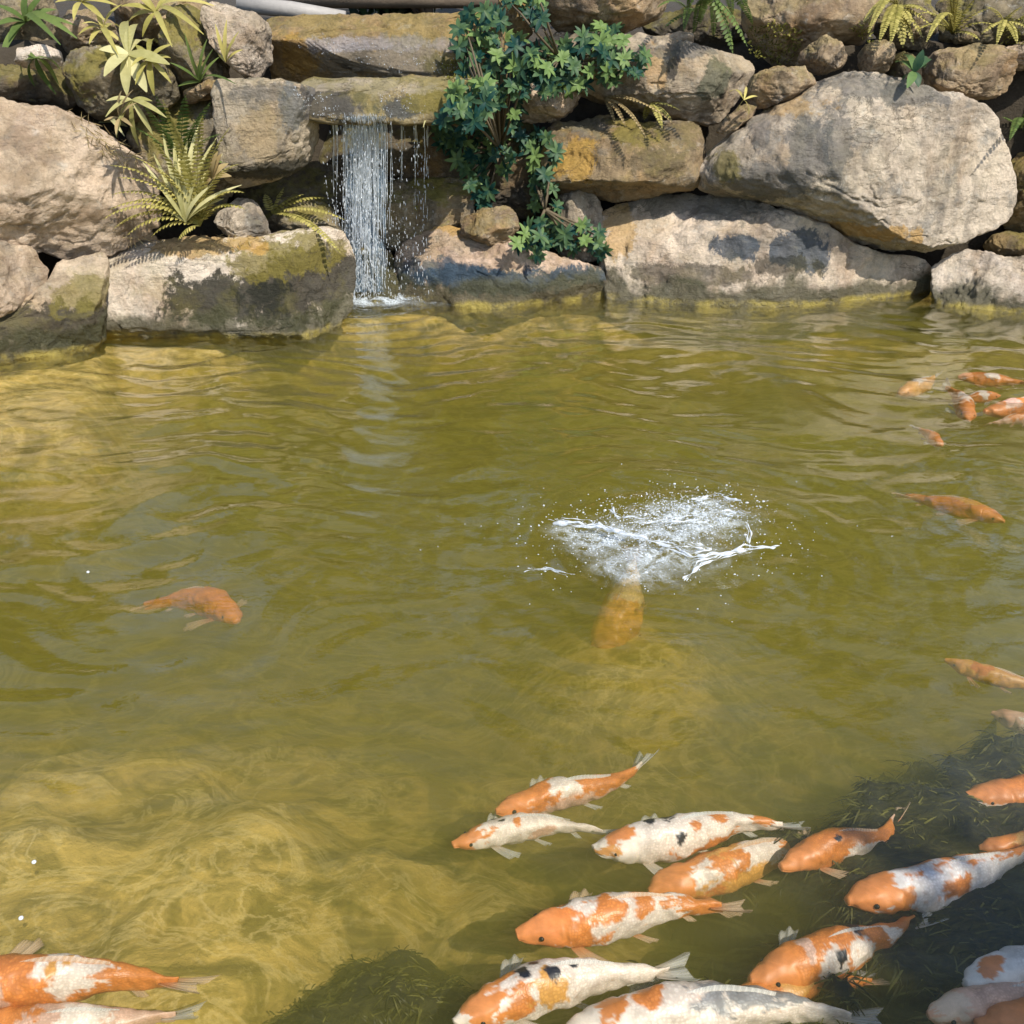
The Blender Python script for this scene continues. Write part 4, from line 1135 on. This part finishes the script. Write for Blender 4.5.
def koi(label, head, tail, zh=-.075, zt=-.085, bow=0., wig=0., base=W_, patches=(), fat=1.0, finm=None, roll=0., tailflop=.9, seed=0, pect=1.0, group='koi in the pond', ripple=.0085):
    H, T = at_z(*head, zh), at_z(*tail, zt)
    NS, NA = 150, 56
    s = np.concatenate([np.linspace(0, .12, 30, endpoint=False), np.linspace(.12, 1, NS - 30)])
    SP_, L = bend_spine(H, T, bow * 1.5 + .018 * math.sin(seed * 2.4), wig * 1.6 + .022 * math.cos(seed * 1.9), 200)
    fat = fat * (1 + .07 * math.sin(seed * 3.1))
    S3 = np.c_[[np.interp(s, np.linspace(0, 1, 200), SP_[:, i]) for i in range(3)]].T
    TG = np.gradient(S3, s, axis=0); TG /= np.linalg.norm(TG, axis=1)[:, None]
    SD = np.cross(TG, (0, 0, 1)); SD /= np.linalg.norm(SD, axis=1)[:, None]
    if (SD[60] @ np.array([0, -1, 0])) < 0: SD = -SD          # side vector looks towards the viewer's bank
    UP = np.cross(SD, TG); UP *= np.sign(UP[:, 2:3] + 1e-9)
    cr, sr = math.cos(roll), math.sin(roll)
    SD, UP = SD * cr - UP * sr, UP * cr + SD * sr             # roll > 0 shows more of the near flank
    w, h = prof(s, PW) * L * fat, prof(s, PHt) * L * fat
    w[0] *= .35; h[0] *= .35
    th = np.linspace(0, 2 * math.pi, NA, endpoint=False)      # 0 = top
    ct, st_ = np.cos(th), np.sin(th)
    cu = np.sign(st_) * np.abs(st_) ** .9
    cv = np.sign(ct) * np.abs(ct) ** .95
    V = S3[:, None, :] + (w[:, None] * cu)[..., None] * SD[:, None, :] + (h[:, None] * np.where(cv > 0, cv, cv * .85))[..., None] * UP[:, None, :]
    ss = np.repeat(s, NA); aa = np.tile(((th + math.pi) % (2 * math.pi) - math.pi) / (math.pi / 2), NS)   # -2..2, 0 = back, 1 = near flank
    V = V.reshape(-1, 3)
    N = (V - np.repeat(S3, NA, axis=0)); N /= np.linalg.norm(N, axis=1)[:, None] + 1e-9
    # gill cover edge, mouth crease, brow over the eyes
    gill = np.exp(-((ss - (.215 - .035 * (np.abs(aa) - .9) ** 2)) / .006) ** 2) * sstep(.35, .6, np.abs(aa)) * (1 - sstep(1.5, 1.8, np.abs(aa)))
    mouth = np.exp(-((np.abs(aa) - 1.05 - (.06 - ss) * 2) / .09) ** 2) * (1 - sstep(.03, .06, ss))
    V = V - N * (L * (.006 * gill + .007 * mouth))[:, None]
    cheek = np.exp(-((ss - .16) / .05) ** 2) * np.exp(-((np.abs(aa) - .95) / .4) ** 2)
    V = V + N * (L * .006 * cheek)[:, None]
    # outline wavers as through rippled water
    V = V + ripple * np.c_[perlin(V * 18 + 3) + .5 * perlin(V * 40 + 3), perlin(V * 18 + 31) + .5 * perlin(V * 40 + 7), .3 * perlin(V * 14)]
    # colour pattern
    C = np.tile(np.array(base), (len(V), 1)).astype(float)
    nz = np.c_[ss * 9 + seed * 5.1, aa * 2.2, np.full(len(ss), seed * 1.7)]
    wob = fbm(nz, 6, .66)
    for (ps, pa, rs_, ra, cc) in patches:
        d = np.sqrt(((ss - ps) / rs_) ** 2 + ((aa - pa) / ra) ** 2) + .62 * wob
        f = 1 - sstep(.82, 1.06, d)
        C = C * (1 - f[:, None]) + np.array(cc) * f[:, None]
    mot = sstep(.55, .95, fbm(np.c_[ss * 30 + seed, aa * 7, np.full(len(ss), 2.)], 4, .6)) * sstep(.2, .3, ss)
    isw = (C.min(1) > .4)
    C = np.where(isw[:, None], C * (1 - .5 * mot[:, None]) + np.array((.74, .40, .20)) * (.5 * mot[:, None]), C * (1 - .35 * mot[:, None]) + np.array((.78, .50, .30)) * (.35 * mot[:, None]))
    hd = (1 - sstep(.12, .24, ss)) * (1 - isw) * .4
    C = C * (1 - hd[:, None]) + np.array((.66, .27, .12)) * hd[:, None]
    belly = sstep(1.25, 1.7, np.abs(aa))
    C = C * (1 - .6 * belly[:, None]) + np.array((.80, .66, .52)) * (.6 * belly[:, None])
    Fc = grid_faces(NS, NA, True)
    Fc += [tuple(range(NA))[::-1], tuple(range((NS - 1) * NA, NS * NA))]
    mid = S3[NS // 2]
    t = thing('koi_fish', mid, label, 'koi', group)
    mesh_obj('body', V, Fc, M_KOI, t, colors=C, uv=np.c_[ss, aa * .25 + .5])
    # eyes, a little below the top of the head's sides
    i = int(np.searchsorted(s, .105))
    for sg in (1, -1):
        q = S3[i] + SD[i] * sg * w[i] * .90 + UP[i] * h[i] * .28
        mesh_obj('eye', q + ICO2_V * L * .013, ICO2_F, M_EYE, t)
    finm = finm or FIN_W
    # pectorals
    i = int(np.searchsorted(s, .235))
    for sg in (1, -1):
        b0 = S3[i] + SD[i] * sg * w[i] * .82 - UP[i] * h[i] * .45
        o_ = SD[i] * sg * .85 + TG[i] * .55 - UP[i] * .12
        fin('pectoral_fin', b0, TG[i] * L * .05, o_, 9, 12, lambda u: (L * .165 * pect * (.55 + .45 * math.sin(math.pi * (.25 + .6 * u))), L * .07 * (u - .1)), finm, t, -.15 * sg)
    i = int(np.searchsorted(s, .53))
    for sg in (1, -1):
        b0 = S3[i] + SD[i] * sg * w[i] * .62 - UP[i] * h[i] * .62
        fin('pelvic_fin', b0, TG[i] * L * .04, SD[i] * sg * .6 + TG[i] * .8 - UP[i] * .15, 7, 9, lambda u: (L * .10 * (.6 + .4 * math.sin(math.pi * (.3 + .5 * u))), L * .03 * u), finm, t, -.1 * sg)
    # dorsal, laid over a little
    i0, i1 = int(np.searchsorted(s, .40)), int(np.searchsorted(s, .74))
    rows, UV = [], []
    nc = 24
    for sd in (1, -1):
        for a in range(nc):
            u = a / (nc - 1); i = int(i0 + (i1 - i0) * u)
            hh = L * .055 * (math.sin(math.pi * min(1, u * 1.6 + .12) * .5) * (1 - .62 * u)) * (1 if u > .03 else .3)
            b0 = S3[i] + UP[i] * h[i] * .93
            for j in range(5):
                v = j / 4
                rows.append(b0 + (UP[i] * .42 - SD[i] * .62 + TG[i] * .45) * hh * v + SD[i] * sd * .0012 * (1 - .7 * v)); UV.append((v, u))
    f = grid_faces(nc, 5); Nn = nc * 5
    mesh_obj('dorsal_fin', rows, f + [tuple(x + Nn for x in q[::-1]) for q in f], finm, t, uv=UV)
    # tail fin: forked, twisted so that its face shows from above
    i = -1
    upv = norm(UP[i] * math.cos(tailflop) + SD[i] * math.sin(tailflop))
    b0 = S3[i] - upv * h[i] * 1.2 - TG[i] * L * .06
    def tl(u):
        k_ = abs(2 * u - 1)
        return L * (.135 + .09 * k_ ** 1.6 - .06 * k_ ** 8), L * .075 * (2 * u - 1)
    fin('tail_fin', b0, upv * h[i] * 2.4, TG[i], 12, 23, tl, finm, t, .10, nrm=np.cross(upv, TG[i]))
    # anal fin
    i = int(np.searchsorted(s, .78))
    fin('anal_fin', S3[i] - UP[i] * h[i] * .7, TG[i] * L * .05, TG[i] * .8 - UP[i] * .3 + SD[i] * .5, 6, 8, lambda u: (L * .075 * (.6 + .4 * math.sin(math.pi * (.3 + .5 * u))), 0), finm, t)
    return t

HD = (0.04, 0, .2, 2.2)
koi('slim orange koi with one white back patch and white tail, uppermost of the near shoal', (494, 812), (640, 764), -.10, -.11, .02, -.03, O_, [(.44, .1, .09, .6, W_), (.99, 0, .05, 2, W_), (.45, 1.2, .3, .4, P_)], fat=.85, seed=1)
koi('white koi with orange head and few black flecks below the slim orange koi', (452, 846), (602, 832), -.10, -.12, -.05, .02, W_, [(.03, 0, .17, 3, O_), (.30, -.5, .04, .2, K_), (.34, -.2, .03, .15, K_), (.43, .2, .035, .3, O_), (.62, .9, .1, .3, P_)], fat=.85, seed=2)
koi('white koi with orange patches and black spots along its back', (592, 850), (782, 826), -.075, -.08, -.02, .02, W_, [(.03, .6, .09, .5, Y_), (.14, -.2, .09, .5, O_), (.02, -.2, .05, .6, W_), (.30, -.4, .04, .28, K_), (.41, -.4, .04, .28, K_), (.42, .5, .03, .2, K_), (.52, .2, .03, .2, O_), (.66, -.1, .055, .5, O_), (.60, 1.15, .22, .3, O_), (.76, -.6, .06, .3, K_), (.90, -.2, .06, .8, O_)], seed=3)
koi('orange and white koi whose tail passes beneath another orange koi', (647, 892), (830, 846), -.115, -.14, -.01, .02, O_, [(.28, .5, .07, .6, W_), (.60, 0, .14, 1.3, W_), (.47, 1.1, .25, .4, Y_), (.42, -.3, .1, .4, Y_)], finm=FIN_O, seed=4)
koi('orange koi with dark dots and a white saddle overlapping the orange and white koi', (782, 866), (894, 818), -.07, -.075, .03, -.04, O_, [(.42, .2, .035, .2, K_), (.5, -.6, .03, .2, K_), (.62, .9, .13, .5, W_), (.98, 0, .05, 1, P_)], fat=1.1, finm=FIN_O, seed=5)
koi('orange headed koi with bluish white flanks and orange back at right', (845, 900), (1040, 848), -.065, -.07, .02, .0, (.72, .68, .68), [(.03, 0, .24, 3, O_), (.62, -.8, .32, .75, O_), (.46, .6, .07, .35, O_), (.9, -.4, .2, .8, O_)], seed=6)
koi('orange koi with white flank, black blotches and wide spread white tail', (750, 982), (915, 920), -.07, -.085, .02, -.02, O_, [(.40, .8, .10, .6, W_), (.58, .6, .10, .55, W_), (.44, .5, .028, .22, K_), (.60, -.3, .03, .4, K_), (.80, .3, .06, .6, W_), (.30, -.9, .05, .3, P_), (.30, 0, .03, .6, P_)], fat=1.08, seed=7, tailflop=1.3)
koi('plump white koi with orange head and three orange saddles, centre of near shoal', (516, 934), (722, 908), -.065, -.075, -.02, .03, W_, [(.05, 0, .27, 3, (.76, .25, .06)), (.30, .9, .08, .5, O_), (.44, .15, .06, .55, O_), (.60, -.1, .055, .75, O_), (.93, 0, .19, 2.2, O_)], fat=1.05, finm=FIN_O, seed=8)
koi('white koi with orange shoulders, black dots and curled tail at the bottom edge', (454, 1024), (668, 972), -.065, -.075, -.05, .0, W_, [(.10, 0, .11, 2, O_), (.02, .3, .05, 1, W_), (.28, .5, .09, .5, O_), (.44, .6, .09, .5, Y_), (.25, -.6, .05, .35, O_), (.34, -.2, .035, .25, K_), (.46, .2, .03, .22, K_), (.40, -.5, .02, .15, K_), (.56, 0, .02, .1, K_)], seed=9, tailflop=1.2)
koi('large white koi with silvery grey scaled back lying along the bottom edge', (560, 1036), (850, 1018), -.075, -.08, -.02, .0, W_, [(.18, -.2, .05, .5, O_), (.31, -.3, .045, .5, O_), (.66, -.2, .18, .55, G_), (.52, .2, .08, .3, G_), (.62, -.3, .05, .2, K_)], seed=10)
koi('orange koi crossing beneath the large silvery white koi', (708, 1004), (872, 982), -.10, -.12, 0, .02, O_, [(.5, 0, .1, .5, Y_)], finm=FIN_O, seed=11)
koi('orange koi entering at the right edge above the shoal', (964, 796), (1160, 790), -.07, -.075, .02, 0, O_, [(.12, 1.3, .12, .45, W_)], finm=FIN_O, seed=12)
koi('greyish white koi with an orange cheek at the lower right edge', (962, 984), (1150, 930), -.06, -.07, .02, 0, (.72, .69, .66), [(.12, -.1, .055, .5, O_), (.5, -.2, .1, .4, O_)], seed=13)
koi('orange koi cut by the bottom right corner', (976, 1024), (1150, 985), -.055, -.065, .02, 0, O_, [(.5, .2, .1, .5, W_)], fat=1.1, finm=FIN_O, seed=14)
koi('buff coloured koi between the grey white koi and the corner koi', (926, 1016), (1100, 985), -.075, -.08, .02, 0, P_, [(.1, 0, .1, 1, (.72, .55, .42))], seed=15)
koi('orange backed koi with white middle at the left edge of the bottom', (-95, 990), (178, 984), -.06, -.07, -.02, .01, O_, [(.62, .3, .13, .8, W_), (.55, .2, .025, .3, Y_), (.60, -.1, .02, .2, Y_), (.36, .9, .05, .6, P_)], seed=16, pect=1.1, finm=FIN_O)
koi('orange and white koi below the left edge koi with bluish tail', (-40, 1030), (176, 1016), -.09, -.10, .02, 0, P_, [(.2, 0, .2, 1, O_), (.6, .3, .12, .8, W_)], seed=17)
koi('blurred orange koi swimming deep in the left middle of the pond', (238, 622), (146, 606), -.16, -.19, .14, 0, O_, [], fat=1.35, finm=FIN_O, seed=18, pect=1.7, ripple=.009)
koi('orange koi diving head down beneath the splash', (598, 660), (634, 556), -.40, -.15, .03, 0, (.80, .40, .08), [(.75, 0, .25, 1.2, (.86, .62, .28))], fat=1.8, ripple=.010, pect=.5, finm=FIN_O, seed=19)
koi('pale orange koi below the surface by the right edge in mid pond', (1006, 522), (905, 496), -.11, -.12, .04, 0, O_, [(.4, 0, .2, .4, Y_)], finm=FIN_O, seed=20)
koi('small orange koi with pale tail below the far right group', (942, 446), (916, 428), -.05, -.05, .03, 0, O_, [(.95, 0, .1, 2, W_)], finm=FIN_W, fat=1.2, seed=21)
koi('yellowish orange koi leading the far right group', (898, 394), (935, 377), -.05, -.06, .03, 0, Y_, [(.4, 0, .1, .5, W_)], finm=FIN_W, fat=1.1, seed=22)
koi('orange koi at the top of the far right group', (958, 377), (1024, 383), -.04, -.05, .03, 0, O_, [(.5, .2, .12, .6, W_)], finm=FIN_O, seed=23)
koi('orange koi at the lower right of the far right group', (984, 412), (1050, 400), -.04, -.05, .03, 0, O_, [(.3, .2, .1, .6, P_)], finm=FIN_O, fat=1.1, seed=24)
koi('orange and white koi turned towards the viewer in the far right group', (968, 420), (946, 388), -.05, -.05, .05, 0, O_, [(.5, .2, .15, .7, W_)], finm=FIN_W, seed=25)
koi('pale orange koi between the others of the far right group', (1000, 396), (958, 402), -.04, -.05, .04, 0, O_, [(.4, .2, .14, .8, W_)], finm=FIN_W, fat=1.1, seed=29)
koi('pinkish white koi behind the lower koi of the far right group', (1040, 418), (992, 423), -.05, -.06, .03, 0, P_, [(.5, .2, .2, .8, O_)], finm=FIN_O, fat=1.1, seed=30)
koi('golden koi in murky water at the right edge below mid pond', (945, 660), (1050, 690), -.12, -.12, .04, 0, Y_, [(.35, .3, .1, .5, O_)], finm=FIN_O, seed=26)
koi('pale koi half hidden under the golden koi at the right edge', (990, 712), (1100, 740), -.16, -.16, .04, 0, P_, [(.35, .3, .1, .5, W_)], seed=27)
koi('brownish orange koi deep in shade near the right edge', (978, 848), (1090, 838), -.085, -.09, .02, 0, O_, [(.35, .3, .1, .5, Y_)], finm=FIN_O, seed=28)

# ------------------------------------------------------------------ weed on the pond bed
k = NT('weed_mat')
geo = k.n('NewGeometry'); pos = geo.outputs['Position']
f = k.noise(k.mapping(pos, (1, 2.2, 1)), 16, 10, .72, 1.2)
c = k.mix(k.step(f, .42, .70), (.006, .008, .003), (.085, .080, .018))
p = k.principled(Base_Color=c, Roughness=.9, Normal=k.bump(f, 1.0, .04))
k.l(p.outputs[0], k.out.inputs[0]); M_WEEDMAT = k.m
WEED = [([(190, 1000), (235, 940), (290, 915), (330, 890), (372, 862), (425, 858), (470, 880), (500, 925), (540, 985), (560, 1080), (180, 1090)], -.07, 2600),
        ([(700, 800), (770, 778), (850, 735), (930, 705), (1030, 680), (1160, 660), (1200, 1100), (560, 1100), (640, 960), (760, 920), (770, 850)], -.050, 9000)]
mb, mt = MB(), MB()
for poly, ztop, n_ in WEED:
    W3 = np.array([at_z(x, y, ztop)[:2] for x, y in poly])
    xs_, ys_ = np.arange(W3[:, 0].min() - .2, W3[:, 0].max() + .2, .022), np.arange(max(.5, W3[:, 1].min() - .2), W3[:, 1].max() + .2, .022)
    A_, B_ = np.meshgrid(xs_, ys_, indexing='ij')
    X, Y = A_.ravel(), B_.ravel()
    # signed distance to the outline
    d = np.full(len(X), 9.); ins = np.zeros(len(X), bool)
    for i in range(len(W3)):
        p0, p1 = W3[i - 1], W3[i]
        e_ = p1 - p0
        t = np.clip(((X - p0[0]) * e_[0] + (Y - p0[1]) * e_[1]) / (e_ @ e_), 0, 1)
        d = np.minimum(d, np.hypot(X - p0[0] - t * e_[0], Y - p0[1] - t * e_[1]))
        cond = ((p0[1] > Y) != (p1[1] > Y)) & (X < e_[0] * (Y - p0[1]) / (e_[1] + 1e-12) + p0[0])
        ins ^= cond
    sd = np.where(ins, d, -d)
    P = np.c_[X, Y, np.zeros_like(X)]
    top = sstep(-.16, .20, sd + .15 * fbm(P * 4.5, 5, .65))
    if n_ < 5000: top = .85 * sstep(-.26, .26, sd + .10 * fbm(P * 3.5, 3, .5)) + .07 * fbm(P * 9 + 4, 3, .5)
    Z = -.78 + (ztop + .78) * np.clip(top, 0, 1.1) ** .8 + (.034 * fbm(P * 6, 5, .7) - .02) * (.2 + .8 * top)
    mt.add(np.c_[X, Y, Z], grid_faces(len(xs_), len(ys_)))
    c_ = 0
    while c_ < n_:
        i = random.randrange(len(X))
        if random.random() > top[i] ** 4 or Z[i] < -.35: continue
        c_ += 1
        b0 = np.array([X[i] + random.uniform(-.012, .012), Y[i] + random.uniform(-.012, .012), Z[i] - .004])
        th = random.gauss(.25, .9) + (math.pi if random.random() < .5 else 0)
        leaf(mb, b0, (math.cos(th), math.sin(th), random.uniform(-.08, .16)), (0, -.3, 1), random.uniform(.03, .09) * (.55 if n_ < 5000 else 1), random.uniform(.0018, .005), .8, random.random() ** 1.6, .2, 4)
mt.build('weed_mat', M_WEEDMAT).name = 'pond_weed_bed'
tag(bpy.data.objects['pond_weed_bed'], 'dark mass of water weed on the bed below the shoal', 'weed', kind='stuff')
tag(mb.build('pond_weed', M_WEED), 'fine dark green weed strands below the koi shoal', 'weed', kind='stuff')
